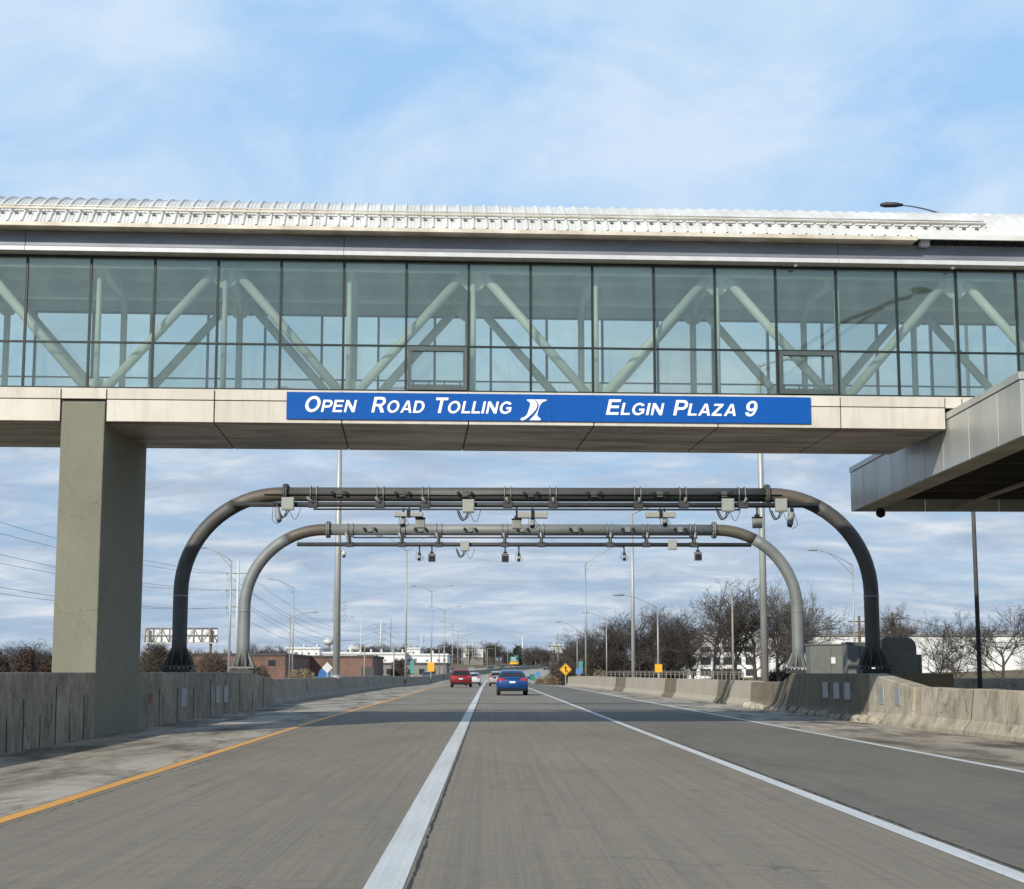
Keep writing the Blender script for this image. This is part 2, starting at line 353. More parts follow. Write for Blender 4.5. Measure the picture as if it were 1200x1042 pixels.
MAT['bark'] = simple('bark', (.070, .058, .048), 0.95, 0, 0.35, 4, obvar=0.25)
MAT['twig'] = simple('twig', (.078, .069, .062), 0.95, 0, 0.25, 4, obvar=0.25)
MAT['twig_brown'] = simple('twig_brown', (.10, .078, .062), 0.95, 0, 0.25, 4, obvar=0.2)
MAT['leaf_red'] = simple('russet_leaves', (.085, .055, .042), 0.9, 0, 0.5, 2.0, obvar=0.3)
MAT['leaf_tan'] = simple('tan_weeds', (.25, .19, .12), 0.95, 0, 0.4, 2.0, obvar=0.15)
MAT['evergreen'] = simple('evergreen', (.030, .045, .022), 0.9, 0, 0.4, 2.0)
MAT['far_wood'] = simple('far_wood', (.105, .088, .078), 0.95, 0, 0.35, 0.05)
MAT['brick'] = None
def brickmat():
    m, t, b = newmat('red_brick')
    c = N(t, 'ShaderNodeTexCoord'); sp = N(t, 'ShaderNodeSeparateXYZ'); t.links.new(c.outputs['Object'], sp.inputs[0])
    cb = N(t, 'ShaderNodeCombineXYZ'); t.links.new(M(t, 'ADD', sp.outputs['X'], sp.outputs['Y']), cb.inputs[0]); t.links.new(sp.outputs['Z'], cb.inputs[1])
    br = N(t, 'ShaderNodeTexBrick'); br.inputs['Scale'].default_value = 1; br.inputs['Brick Width'].default_value = 0.4; br.inputs['Row Height'].default_value = 0.13
    br.inputs['Mortar Size'].default_value = 0.012
    br.inputs['Color1'].default_value = (.155, .080, .060, 1); br.inputs['Color2'].default_value = (.115, .062, .050, 1); br.inputs['Mortar'].default_value = (.22, .17, .14, 1)
    t.links.new(cb.outputs[0], br.inputs['Vector'])
    c2 = mixc(t, 1.0, br.outputs[0], ramp(t, tnoise(t, 0.4, 5, 0.6), [(0.3, g(0.7)), (0.7, g(1.25))]), 'MULTIPLY')
    t.links.new(c2, b.inputs['Base Color']); b.inputs['Roughness'].default_value = 0.9; return m
MAT['brick'] = brickmat()
MAT['white_wall'] = simple('white_wall', (.70, .71, .71), 0.8, 0, 0.10, 0.3)
MAT['grey_wall'] = simple('grey_wall', (.20, .19, .18), 0.8, 0, 0.2, 0.3)
MAT['roof_dark'] = simple('dark_roof', (.075, .070, .068), 0.9, 0, 0.2, 0.3)
MAT['win_dark'] = simple('dark_glass', (.025, .032, .040), 0.15, 0, 0.2)
MAT['sign_yellow'] = simple('sign_yellow', (.70, .37, .02), 0.45, 0, 0.05)
MAT['sign_black'] = simple('sign_black', (.01, .01, .01), 0.5)
MAT['sign_green'] = simple('sign_green', (.02, .17, .14), 0.45, 0, 0.06)
MAT['sign_teal'] = simple('sign_teal', (.06, .25, .26), 0.45, 0, 0.06)
MAT['sign_lightblue'] = simple('sign_lightblue', (.09, .20, .42), 0.45, 0, 0.06)
MAT['alu'] = simple('sign_back', (.55, .56, .56), 0.45, 0.3, 0.08)
def groundmat():
    m, t, b = newmat('dry_ground')
    n1 = ramp(t, tnoise(t, 0.05, 8, 0.65), [(0.35, g(0)), (0.65, g(1))])
    c = mixc(t, n1, (.13, .11, .065), (.22, .18, .115))
    n2 = ramp(t, tnoise(t, 1.5, 8, 0.75), [(0.4, g(0.65)), (0.7, g(1.2))])
    c = mixc(t, 1.0, c, n2, 'MULTIPLY')
    t.links.new(c, b.inputs['Base Color']); b.inputs['Roughness'].default_value = 1.0; b.inputs['Specular IOR Level'].default_value = 0.1; return m
MAT['ground'] = groundmat()
def glassmat(name, tint, refl, rough=0.02):
    m, t, b = newmat(name); t.nodes.remove(b)
    o = [n for n in t.nodes if n.type == 'OUTPUT_MATERIAL'][0]
    tr = N(t, 'ShaderNodeBsdfTransparent'); tr.inputs[0].default_value = (*tint, 1)
    gl = N(t, 'ShaderNodeBsdfGlossy'); gl.inputs['Roughness'].default_value = rough; gl.inputs[0].default_value = (.88, .97, .92, 1)
    df = N(t, 'ShaderNodeBsdfDiffuse'); df.inputs[0].default_value = (.55, .62, .58, 1)
    mx = N(t, 'ShaderNodeMixShader')
    dirt = ramp(t, tnoise(t, 1.0, 5, 0.65, (1, 1, .35)), [(0.35, g(0.02)), (0.75, g(0.085))])
    t.links.new(dirt, mx.inputs[0]); t.links.new(tr.outputs[0], mx.inputs[1]); t.links.new(df.outputs[0], mx.inputs[2])
    oi = N(t, 'ShaderNodeObjectInfo'); pv = ramp(t, oi.outputs['Random'], [(0, g(.93)), (1, g(1.04))]); t.links.new(mixc(t, 1.0, tint, pv, 'MULTIPLY'), tr.inputs[0])
    bp = N(t, 'ShaderNodeBump'); bp.inputs['Distance'].default_value = 0.01; bp.inputs['Strength'].default_value = .1; t.links.new(tnoise(t, 1.1, 2, .5), bp.inputs['Height']); t.links.new(bp.outputs[0], gl.inputs['Normal'])
    m2 = N(t, 'ShaderNodeMixShader'); lw = N(t, 'ShaderNodeFresnel'); lw.inputs[0].default_value = 1.5
    t.links.new(M(t, 'ADD', lw.outputs[0], refl), m2.inputs[0]); t.links.new(mx.outputs[0], m2.inputs[1]); t.links.new(gl.outputs[0], m2.inputs[2])
    t.links.new(m2.outputs[0], o.inputs[0]); return m
MAT['glass'] = glassmat('bridge_glass', (.90, .945, .92), 0.05)
MAT['glass_rear'] = glassmat('bridge_glass_rear', (.93, .965, .95), 0.02)
def carpaint(name, col):
    m, t, b = newmat(name); b.inputs['Base Color'].default_value = (*col, 1); b.inputs['Roughness'].default_value = 0.28
    b.inputs['Metallic'].default_value = 0.25; b.inputs['Coat Weight'].default_value = 0.7; b.inputs['Coat Roughness'].default_value = 0.06
    c = mixc(t, ramp(t, tnoise(t, 3, 4, 0.6), [(0.3, g(0)), (0.7, g(1))]), tuple(v * 0.85 for v in col), col)
    t.links.new(c, b.inputs['Base Color']); return m
MAT['tyre'] = simple('tyre', (.018, .018, .018), 0.85); MAT['rim'] = simple('rim', (.35, .35, .36), 0.35, 0.7)
MAT['car_glass'] = simple('car_glass', (.018, .022, .028), 0.06, 0, 0.1); MAT['tail'] = simple('tail_lens', (.42, .015, .02), 0.2, 0, 0.1)
MAT['bumper'] = simple('bumper_black', (.010, .010, .012), 0.7, spec=0.2); MAT['plate_white'] = simple('plate_white', (.72, .74, .78), 0.5)

# ------------------------------------------------------------------ ground and road
def ys_list(y0, y1):
    ys = []; y = y0
    while y < y1:
        ys.append(y); y += 4 if y < 150 else (8 if y < 450 else 25)
    ys.append(y1); return ys
def strip(name, x0, x1, y0, y1, zo, mat, xf0=None, xf1=None):
    mb = MB(); ys = ys_list(y0, y1); vs = []; fs = []
    for Y in ys:
        a = xf0(Y) if xf0 else x0; b = xf1(Y) if xf1 else x1
        vs += [(a + xc(Y), Y, zc(Y) + zo), (b + xc(Y), Y, zc(Y) + zo)]
    for i in range(len(ys) - 1): fs.append((2 * i, 2 * i + 1, 2 * i + 3, 2 * i + 2))
    mb.add(vs, fs); o = mb.build(name, mat, recalc=False); tag(o, kind='structure'); return o
def rb(Y):
    """x of the right barrier's road side"""
    pts = [(-100, 10.05), (30, 10.03), (44, 9.92), (60, 9.85), (86, 9.35), (130, 8.4), (166, 7.85), (9000, 7.85)]
    for (a, xa), (b, xb) in zip(pts, pts[1:]):
        if Y <= b: return xa + (xb - xa) * (Y - a) / (b - a)
def lb(Y):
    pts = [(-100, -7.8), (24, -7.8), (34, -7.95), (40, -8.1), (53, -8.32), (70, -8.5), (110, -8.6), (9000, -8.6)]
    for (a, xa), (b, xb) in zip(pts, pts[1:]):
        if Y <= b: return xa + (xb - xa) * (Y - a) / (b - a)
# ground sheet: follows the road's level close by, gently rolling far off
mb = MB(); gx = [-4000, -1500, -600, -300, -150, -80, -40, -20, -9, 0, 12, 20, 40, 80, 150, 300, 700, 1600, 4000]
gy = [-300, -100, -30] + list(range(0, 920, 20)) + [1000, 1300, 1800, 2600, 4000, 7000]
for Y in gy:
    for X in gx:
        z = zc(Y) - 0.05
        if Y > 700: z += 0
        if X > 12 and Y > 200: z += min(3.0, (X - 12) * 0.03)
        mb.v.append(Vector((X + (xc(Y) if Y < 900 else xc(900)) * (1 if abs(X) < 400 else 0), Y, z)))
nx = len(gx)
for j in range(len(gy) - 1):
    for i in range(nx - 1): mb.f.append([j * nx + i, j * nx + i + 1, (j + 1) * nx + i + 1, (j + 1) * nx + i]); mb.sm.append(True)
tag(mb.build('ground', MAT['ground'], recalc=False), kind='structure')
yl = lambda Y: -4.30 - min(0.35, max(0, Y - 15) * 0.012) - (0.25 * min(1, max(0, Y - 90) / 80))
strip('road', 0, 3.4, -40, 250, 0.0, MAT['road'], xf0=lambda Y: yl(Y) - .12)
strip('road', -5, 7.1, 250, 880, 0.0, MAT['opp'])
strip('outer_lane', 3.4, 7.1, -40, 250, 0.0, MAT['road_dark'])
strip('left_shoulder', 0, 0, -40, 880, 0.0, MAT['shoulder'], xf0=lambda Y: lb(Y) - .3, xf1=lambda Y: yl(Y) - .12)
strip('right_shoulder', 7.1, 0, -40, 880, 0.0, MAT['shoulder'], xf1=lambda Y: rb(Y) + (.5 if Y < 166 else 1.2))
strip('far_carriageway', -27.5, -9.1, 60, 880, 0.0, MAT['opp'])
wl = lambda Y: -.635 + .075 * min(1, max(0, Y - 10) / 110)
strip('lane_line', 0, 0, -40, 880, 0.004, MAT['white_line'], xf0=lambda Y: wl(Y) - .12, xf1=lambda Y: wl(Y) + .12)
strip('right_lane_line', 3.33, 3.49, -40, 880, 0.004, MAT['white_line'])
strip('edge_line', 6.98, 7.12, -40, 880, 0.004, MAT['white_line'])
strip('yellow_line', 0, 0, -40, 880, 0.004, MAT['yellow_line'], xf0=lambda Y: yl(Y) - .08, xf1=lambda Y: yl(Y) + .08)
# ragged sealed seams beside the painted lines
def seam(name, x, w):
    mb = MB(); random.seed(int(x * 10) + 77); y = 4.0; vs = []; fs = []
    while y < 120:
        ww = w * random.uniform(0.25, 1.0); jx = random.uniform(-.008, .008)
        x_s = x + (wl(y) + .635 if abs(x + .48) < .01 else 0) + jx; vs += [(x_s - ww / 2, y, 0.0062), (x_s + ww / 2, y, 0.0062)]
        y += random.uniform(0.04, 0.3) * (1 if y < 40 else 3)
    for i in range(len(vs) // 2 - 1):
        if random.random() > 0.08: fs.append((2 * i, 2 * i + 1, 2 * i + 3, 2 * i + 2))
    mb.add(vs, fs); tag(mb.build(name, MAT['seam'], recalc=False), kind='structure')
seam('pavement_seam', -0.48, 0.03); seam('pavement_seam', 3.545, 0.028); seam('pavement_seam', -4.15, 0.015)

# ------------------------------------------------------------------ concrete walls and barriers
def wall_run(mb, stations, side, prof):
    """stations: list of (Y, x_face, z_ground, height, thickness); side +1: body lies towards +x; prof: face profile as (offset, fraction)"""
    rings = []
    for Y, x, z0, h, th in stations:
        pr_ = [(side * o + x, z0 + (f if absolute else f * h)) for o, f, absolute in prof(h)]
        pr_ += [(x + side * th, z0 + h), (x + side * th, z0 - .05)]
        rings.append([(px_ + xc(Y), Y, pz) for px_, pz in pr_])
    mb.loft(rings)
flat_prof = lambda h: [(0, -.05, True), (0, .02, True), (0.012, 1 - .02 / h, False), (0.035, 1.0, False)]
jersey = lambda h: [(0, -.05, True), (0, .08, True), (.16, .30, True), (.24, 1 - .02 / h, False), (.26, 1.0, False)]
def stations(y0, y1, xf, h, th, step=1.5):
    out_ = []; y = y0
    while y < y1 - 1e-6:
        out_.append((y, xf(y), zc(y), h(y) if callable(h) else h, th)); y += step * (1 if y < 80 else (3 if y < 200 else 8))
    out_.append((y1, xf(y1), zc(y1), h(y1) if callable(h) else h, th)); return out_
def grooves(mb, ylist, xf, side, ztop, seed, z0=0.03, w=.03):
    random.seed(seed)
    for y in ylist:
        h = ztop * random.choice([0.55, 0.8, 1.0, 0.95]) - .06
        x = xf(y) + side * 0.0
        ww = w * random.uniform(.5, 1.4); q = random.uniform(-.04, .04); mb.loft([[(x - side * .006, y, 0.0), (x - side * .006, y + ww * 1.7, 0.0), (x + side * .03, y + ww * 1.7, 0.0), (x + side * .03, y, 0.0)], [(x - side * .006, y + q, h * .5), (x - side * .006, y + q + ww, h * .5), (x + side * .03, y + q + ww, h * .5), (x + side * .03, y + q, h * .5)], [(x - side * .006, y, h), (x - side * .006, y + ww * .3, h), (x + side * .03, y + ww * .3, h), (x + side * .03, y, h)]])
# left wall in front of the column
t = thing('concrete_wall', 'stained tall concrete wall at left edge, in front of the big column', 'wall', (-8.1, 29, 0))
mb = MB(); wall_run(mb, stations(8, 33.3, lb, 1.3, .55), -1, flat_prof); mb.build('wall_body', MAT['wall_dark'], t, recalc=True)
mb = MB(); grooves(mb, [25.9, 26.9, 27.9, 29.0, 30.1, 31.2, 32.3], lb, -1, 1.15, 5, w=.035); mb.build('panel_joint', MAT['joint'], t)
# left wall behind the column, carrying the gantry legs
t = thing('concrete_wall', 'stained tall concrete wall between the big column and the median barrier, under the left gantry legs', 'wall', (-8.4, 48, 0))
hh = lambda Y: 1.3 if Y < 58 else 1.3 - .27 * min(1, (Y - 58) / 7)
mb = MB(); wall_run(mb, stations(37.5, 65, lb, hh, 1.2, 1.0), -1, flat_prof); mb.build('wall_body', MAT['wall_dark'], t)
mb = MB(); grooves(mb, [40.6, 43.2, 45.8, 48.9, 52, 55.2, 58.5, 61.5], lb, -1, 1.2, 8, w=.05); mb.build('panel_joint', MAT['joint'], t)
def plate(parent, x, y, side, z=.78, w=.36, h=.42):
    MB().box(x - side * .02, x + side * .01, y, y + w, z - h / 2, z + h / 2).build('cover_plate', MAT['plate'], parent, 0.004)
for yy in (43.7, 49.9, 51.6): plate(t, lb(yy), yy, -1, .62, .75, .5)
MB().box(lb(39.3) - .02, lb(39.3) + .012, 39.1, 39.6, .58, .80).build('rust_stain', MAT['orange'], t)
# median barrier
t = thing('median_barrier', 'long grey concrete median barrier curving away on the left side of the road', 'barrier', (-8.6, 150, 0))
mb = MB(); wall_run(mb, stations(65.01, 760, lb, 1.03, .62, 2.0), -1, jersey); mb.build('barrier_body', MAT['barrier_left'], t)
for yy in [79, 97, 120, 152, 190]:
    MB().box(lb(yy) - .21, lb(yy) - .12, yy, yy + .12, .4, .92).build('delineator_strip', MAT['plate'], t)
# right barrier, near
t = thing('concrete_barrier', 'weathered low concrete barrier at the right edge, nearer than the gantry pedestal', 'barrier', (10.2, 28, 0))
mb = MB(); wall_run(mb, stations(8, 38.9, rb, lambda Y: .95 + .012 * math.sin(Y * 1.7), .6, 1.0), 1, jersey); mb.build('barrier_body', MAT['barrier'], t)
mb = MB()
for yy in (12.2, 18.3, 24.4, 30.5, 34.4):
    mb = MB(); mb.loft([[(rb(yy) + o - .005, yy + dy, z) for o, z in ((0, 0), (0, .08), (.16, .30), (.245, .94), (.3, .94), (.3, 0))] for dy in (0, .035)]); mb.build('panel_joint', MAT['joint'], t)
# right pedestal
t = thing('gantry_pedestal', 'raised concrete pedestal, bridge shadow painted in as dark brown, with grey cover plates, under the right gantry legs', 'pedestal', (10.8, 49, 0))
def ph(Y): return 1.27 if 43.2 <= Y <= 54 else (.95 + .32 * (Y - 38.9) / 4.3 if Y < 43.2 else 1.27 - .32 * min(1, (Y - 54) / 2.2))
ped_prof = lambda h: [(-.02, -.05, True), (0, .10, True), (.12, .28, True), (.17, 1 - .03 / h, False), (.20, 1.0, False)]
mb = MB(); wall_run(mb, stations(38.91, 43.2, rb, ph, .6, .7), 1, ped_prof); mb.build('pedestal_ramp', MAT['barrier'], t)
mb = MB(); wall_run(mb, stations(43.21, 62, rb, ph, 2.4, .9), 1, ped_prof); mb.build('pedestal_body', MAT['pedestal'], t)
for yy in (40.0, 41.6): plate(t, rb(yy) + .135, yy, 1, .72, .5, .46)
for yy in (45.3, 46.7, 48.2): plate(t, rb(yy) + .135, yy, 1, .78, .75, .46)
# broken toe
random.seed(4); mb = MB()
for i in range(46):
    yy = 41 + i * .46 + random.uniform(-.15, .15); s_ = random.uniform(.08, .2); c = Vector((rb(yy) - random.uniform(-.02, .12), yy, s_ * .2))
    ring = []
    for j in range(4):
        rr = (1, .95, .6, .05)[j] * s_; ring.append([c + Vector((rr * math.cos(a) * random.uniform(.7, 1.2), rr * 1.7 * math.sin(a) * random.uniform(.7, 1.2), s_ * (-.2, .35, .8, .95)[j])) for a in [k * 2 * math.pi / 7 for k in range(7)]])
    mb.loft(ring)
mb.build('broken_toe', MAT['barrier'], t)['kind'] = 'stuff'
# right barrier, far
t = thing('concrete_barrier', 'tan concrete barrier running from the right pedestal to its blunt end near the merge sign', 'barrier', (9.2, 100, 0))
mb = MB(); wall_run(mb, stations(62.01, 165.5, rb, .98, .6, 1.6), 1, jersey); mb.build('barrier_body', MAT['barrier_far'], t)
mb = MB()
for yy, w in ((67, 3.2), (83.5, 4.5), (108, 6.5)):
    s0, s1 = yy, yy + w; mb = MB()
    mb.loft([[(rb(y_) + o - .006, y_, z) for o, z in ((0.0, 0.02), (0, .08), (.16, .30), (.24, .955), (.26, .985), (.4, .985), (.4, 0.02))] for y_ in (s0, (s0 + s1) / 2, s1)]); mb.build('patched_panel', MAT['pedestal'], t)
# low wall of the ramp beyond the right barrier
t = thing('ramp_wall', 'plain tan concrete wall of the ramp behind the right barrier, below the canopy', 'wall', (16, 52, 0))
mb = MB(); mb.box(14.3, 30, 52, 52.4, -.05, 1.12); mb.build('wall_body', MAT['barrier'], t, 0.02)
mb = MB(); mb.box(17.3, 30, 50.6, 51.3, 0, 1.32); mb.build('raised_block', MAT['barrier'], t, 0.02)
mb = MB()
for xx in (15.6, 18.6, 21.6, 24.6): mb.box(xx, xx + .5, 51.93, 51.99, 0, 1.05)
mb.build('pilaster', MAT['barrier_far'], t)

# ------------------------------------------------------------------ pedestrian bridge
BR_YAW = math.atan(.048)
br = bpy.data.objects.new('pedestrian_bridge', None); COL.objects.link(br)
br.location = (0, 33.7, 0); br.rotation_euler = (0, 0, BR_YAW); br['_base'] = (0.0, 0.0, 0.0)
tag(br, 'glazed pedestrian bridge with ribbed white vault roof crossing over the whole road', 'bridge')
BP = 1.322; U0 = -9.68; KL, KR = -8, 23
UL = U0 + BP * KL; UR = U0 + BP * KR
def uk(k): return U0 + BP * k
UC = 9.78                                             # canopy side: the lower bridge box stops here
# fascia panels (two rows), 3 mm reveals
edges = [uk(k) for k in (-8, -5, -3)] + [-8.86, -7.93] + [uk(k) for k in (3, 5, 7, 9, 11, 13)] + [UC]
def fascia(v0, v1, hide_col):
    for a, b in zip(edges, edges[1:]):
        col_bay = hide_col and abs(a + 8.86) < .01
        MB().box(a + .012, b - .012, v0, v1, 6.915, 7.14).build('fascia_panel', MAT['fascia'], br, 0.006)
        if not col_bay: MB().box(a + .012, b - .012, v0, v1, 6.445, 6.895).build('fascia_panel', MAT['fascia'], br, 0.006)
fascia(-.06, 0.0, True)
fascia(3.95, 4.01, True)
for a, b in zip([uk(k) for k in (15, 17, 19, 21)], [uk(k) for k in (17, 19, 21, 23)]):
    MB().box(a + .012, b - .012, -.06, 0, 6.90, 7.14).build('fascia_panel', MAT['fascia'], br, 0.006)
MB().box(UC + .012, uk(15) - .012, -.06, 0, 6.90, 7.14).build('fascia_panel', MAT['fascia'], br, 0.006)
MB().box(UL, UC, .003, 3.947, 6.46, 7.10).build('floor_beam', MAT['joint'], br)
MB().box(UC, UR, .003, 3.947, 6.88, 7.10).build('floor_beam', MAT['joint'], br)
MB().box(UL, UR, .003, 3.947, 7.10, 7.15).build('walkway_floor', MAT['inner'], br)
sj = [uk(k) for k in (-8, -5, -3)] + [-8.86, -7.93] + [uk(k) for k in (3, 5, 7, 9, 11, 13)] + [UC]
for a, b in zip(sj, sj[1:]):
    if abs(a + 8.86) < .01: continue
    MB().box(a + .016, b - .016, .0, 3.95, 6.435, 6.458).build('soffit_panel', MAT['soffit'], br)
# window bays
def bay_glass(v, mat, z0=7.175, z1=9.95, split=8.13):
    mb = MB(); mb.box(.03, BP - .03, v - .006, v + .006, z0, split - .02); mb.box(.03, BP - .03, v - .006, v + .006, split + .02, z1); return mb
def bay_frame(v, z0=7.15, z1=9.97, split=8.13, w=.024, d=.04, tr=.018):
    mb = MB(); mb.box(-w, w, v - d, v + d, z0, z1)
    mb.box(w, BP - w, v - d * .9, v + d * .9, z0, z0 + .035); mb.box(w, BP - w, v - d * .9, v + d * .9, split - tr, split + tr); mb.box(w, BP - w, v - d * .9, v + d * .9, z1 - .035, z1); return mb
g0 = bay_glass(.06, MAT['glass']).build('window', MAT['glass'], br); f0 = bay_frame(.06).build('frame', MAT['mullion'], g0)
g1 = bay_glass(3.86, MAT['glass_rear'], 7.175, 9.60, 8.07).build('window', MAT['glass_rear'], br); f1 = bay_frame(3.86, 7.15, 9.62, 8.07, .028, .05, .012).build('frame', MAT['mullion'], g1)
sash_bays = (6, 12)
for k in range(KL, KR):
    for src, fr, off in ((g0, f0, 0), (g1, f1, 0.66)):
        if k == KL: w_ = src; w_.location = (uk(k) + off, 0, 0); continue
        if off and k == KR - 1: continue
        w_ = src.copy(); COL.objects.link(w_); w_.parent = br; w_.location = (uk(k) + off, 0, 0)
        f_ = fr.copy(); COL.objects.link(f_); f_.parent = w_
        if k in sash_bays and not off:
            mb = MB()
            for (a, b, c, d) in ((.03, BP - .03, 7.185, 7.27), (.03, BP - .03, 8.02, 8.11), (.03, .115, 7.27, 8.02), (BP - .115, BP - .03, 7.27, 8.02)): mb.box(a, b, -.02, .10, c, d)
            mb.box(.13, BP - .13, .10, .14, 7.30, 7.32); mb.box(.13, BP - .13, .10, .14, 7.37, 7.385)
            for q in range(4): mb.box(.14 + q * .33, .17 + q * .33, .10, .14, 7.28, 7.385)
            s_ = mb.build('opening_sash', MAT['sash'], w_); s_['label'] = 'grey framed opening sash in the lower pane'
# truss planes
VF, VR = .42, 3.42
def truss(v, mat, r=.10):
    for k in range(KL + 1, KR, 2):
        MB().tube([(uk(k) + .11, v, 7.1), (uk(k) + .11, v, 9.9)], .06 if v == VF else .075, 10).build('truss_post', mat, br)
        top = ((k - 3) % 4 == 0)
        if top: 
            MB().extr([(-.42, 9.95), (.42, 9.95), (.30, 9.62), (.12, 9.42), (-.12, 9.42), (-.30, 9.62)], lambda a, b, t_: (uk(k) + .11 + a, t_, b), v - .015, v + .015).build('gusset_plate', mat, br)
            for s_ in (-1, 1):
                if KL <= k + 2 * s_ <= KR:
                    MB().tube([(uk(k) + .11 + s_ * .22, v, 9.78), (uk(k + 2 * s_) + .11 - s_ * .16, v, 7.16)], r, 12).build('truss_diagonal', mat, br)
        else:
            MB().extr([(-.36, 7.1), (.36, 7.1), (.32, 7.28), (.16, 7.42), (-.16, 7.42), (-.32, 7.28)], lambda a, b, t_: (uk(k) + .11 + a, t_, b), v - .015, v + .015).build('gusset_plate', mat, br)
    MB().tube([(UL, v, 9.90), (UR, v, 9.90)], .10, 10).build('top_chord', mat, br)
truss(VF, MAT['truss']); truss(VR, MAT['truss'])
# ceiling, cross beams, rear header, handrail
MB().box(UL, UR, .12, 3.8, 10.06, 10.10).build('ceiling', MAT['ceiling'], br)
MB().box(UL, UR, 3.55, 3.93, 9.62, 10.05).build('rear_header', MAT['inner'], br)
MB().box(UL, UR, 2.7, 2.9, 9.82, 10.055).build('ceiling_beam', MAT['inner'], br); MB().box(UL, UR, 1.2, 1.35, 9.86, 10.055).build('ceiling_beam', MAT['inner'], br)
for k in range(KL + 1, KR, 2):
    mb = MB(); mb.box(uk(k) + .04, uk(k) + .20, VF, VR, 9.80, 10.05)
    for s_ in (-1, 1): mb.tube([(uk(k) + .12, VR if s_ > 0 else VF, 9.5), (uk(k) + .12, (VR if s_ > 0 else VF) - s_ * .6, 9.95)], .05, 8)
    mb.build('roof_beam', MAT['truss'], br)
for k in range(KL + 1, KR - 2, 2):
    MB().tube([(uk(k) + .1, VF, 9.96), (uk(k + 2) + .1, VR, 9.96)], .018, 6).build('bracing_rod', MAT['inner'], br)
MB().tube([(UL, 3.72, 7.40), (UR, 3.72, 7.40)], .04, 8).build('handrail', MAT['mullion'], br)
MB().tube([(UL, VF + .35, 7.30), (UR, VF + .35, 7.30)], .012, 6).build('handrail', MAT['mullion'], br)
# eaves
for s_, v_ in ((1, 0.0), (-1, 3.92)):
    f = lambda a: v_ + s_ * a
    def eb(a0, a1, z0, z1, name, mat, bv=.006):
        lo, hi = sorted((f(a0), f(a1))); 
        for ua, ub in ([(UL, uk(-3)), (uk(-3), uk(0)), (uk(0), uk(5)), (uk(5), uk(13)), (uk(13), UR)]):
            MB().box(ua + .004, ub - .004, lo, hi, z0, z1).build(name, mat, br, bv)
    eb(-.27, .10, 9.985, 10.02, 'eave_soffit', MAT['eave_soffit'])
    eb(-.30, -.272, 9.99, 10.085, 'eave_band', MAT['eave_white'])
    eb(-.22, -.17, 10.11, 10.43, 'eave_fascia', MAT['eave_grey'])
    eb(-.27, -.17, 10.03, 10.10, 'eave_ledge', MAT['slot'])
mb = MB(); mb.box(UL, uk(14) + .3, -.62, -.50, 10.43, 10.52); mb.box(UL, uk(14) + .3, -.5, -.2, 10.435, 10.46); mb.build('gutter', MAT['roof_trim'], br, .008)
MB().box(uk(14) + .31, UR, -.62, -.56, 10.46, 10.575).build('eave_closure', MAT['roof'], br, .004); MB().box(UL, UR, 4.42, 4.54, 10.43, 10.52).build('gutter', MAT['roof_trim'], br, .008)
# vaulted roof with standing seams
Rr = 3.4; vc = 1.96; hw = 2.5; a0 = math.asin(hw / Rr); zc0 = 10.52 - Rr * math.cos(a0)
NA = 22; pitch = .2835; mb = MB(); rows = []
prof = [(0, .0), (.02, .0), (.045, .045), (.075, .045), (.10, .0), (.15, .0), (.16, .014), (.17, .0), (.22, .0), (.23, .014), (.24, .0)]
us = []; u = UL
while u < UR: us += [(u + a, h) for a, h in prof]; u += pitch
for i in range(NA + 1):
    a = -a0 + 2 * a0 * i / NA
    rows.append([(uu, vc + (Rr + h) * math.sin(a), zc0 + (Rr + h) * math.cos(a)) for uu, h in us])
n = len(us); vs_ = [p for r_ in rows for p in r_]; fs_ = []
for i in range(NA):
    for k in range(n - 1): fs_.append((i * n + k, i * n + k + 1, (i + 1) * n + k + 1, (i + 1) * n + k))
mb.add(vs_, fs_); mb.build('vault_roof', MAT['roof'], br, recalc=False)
mb = MB(); a = -a0 + .135
for aa, rr in ((a, .03), (a + .045, .016)): mb.tube([(UL, vc + (Rr + .09) * math.sin(aa), zc0 + (Rr + .09) * math.cos(aa)), (uk(15) + .6, vc + (Rr + .09) * math.sin(aa), zc0 + (Rr + .09) * math.cos(aa))], rr, 6)
mb.build('snow_guard', MAT['roof_trim'], br)
mb = MB(); u = UL + .17
while u < uk(15) + .6:
    aa = a - .03; p = Vector((u, vc + (Rr + .03) * math.sin(aa), zc0 + (Rr + .03) * math.cos(aa))); mb.box(p.x - .03, p.x + .04, p.y - .02, p.y + .02, p.z - .02, p.z + .025); u += pitch
mb.build('roof_slots', MAT['slot'], br)['kind'] = 'stuff'
mb = MB(); mb.box(uk(14) + .42, uk(14) + .62, -.45, -.28, 10.36, 10.5); mb.build('junction_box', MAT['eave_white'], br, .01)
for kk in (12.3, 14.9):
    MB().ball((uk(kk), -.18, 9.965), .06, .06, .05, 8, 6).build('soffit_camera', MAT['eave_white'], br)

# column
t = thing('bridge_column', 'tall rectangular concrete column holding up the left part of the bridge', 'column', (-8.4, 35.4, 0))
MB().box(-8.84, -7.94, 33.26, 37.44, -.05, 6.86).build('column_shaft', MAT['column'], t, .025)
for zj in (2.55, 4.75): mb = MB(); mb.box(-8.842, -7.938, 33.258, 37.442, zj, zj + .008); mb.build('form_line', MAT['wall_dark'], t)
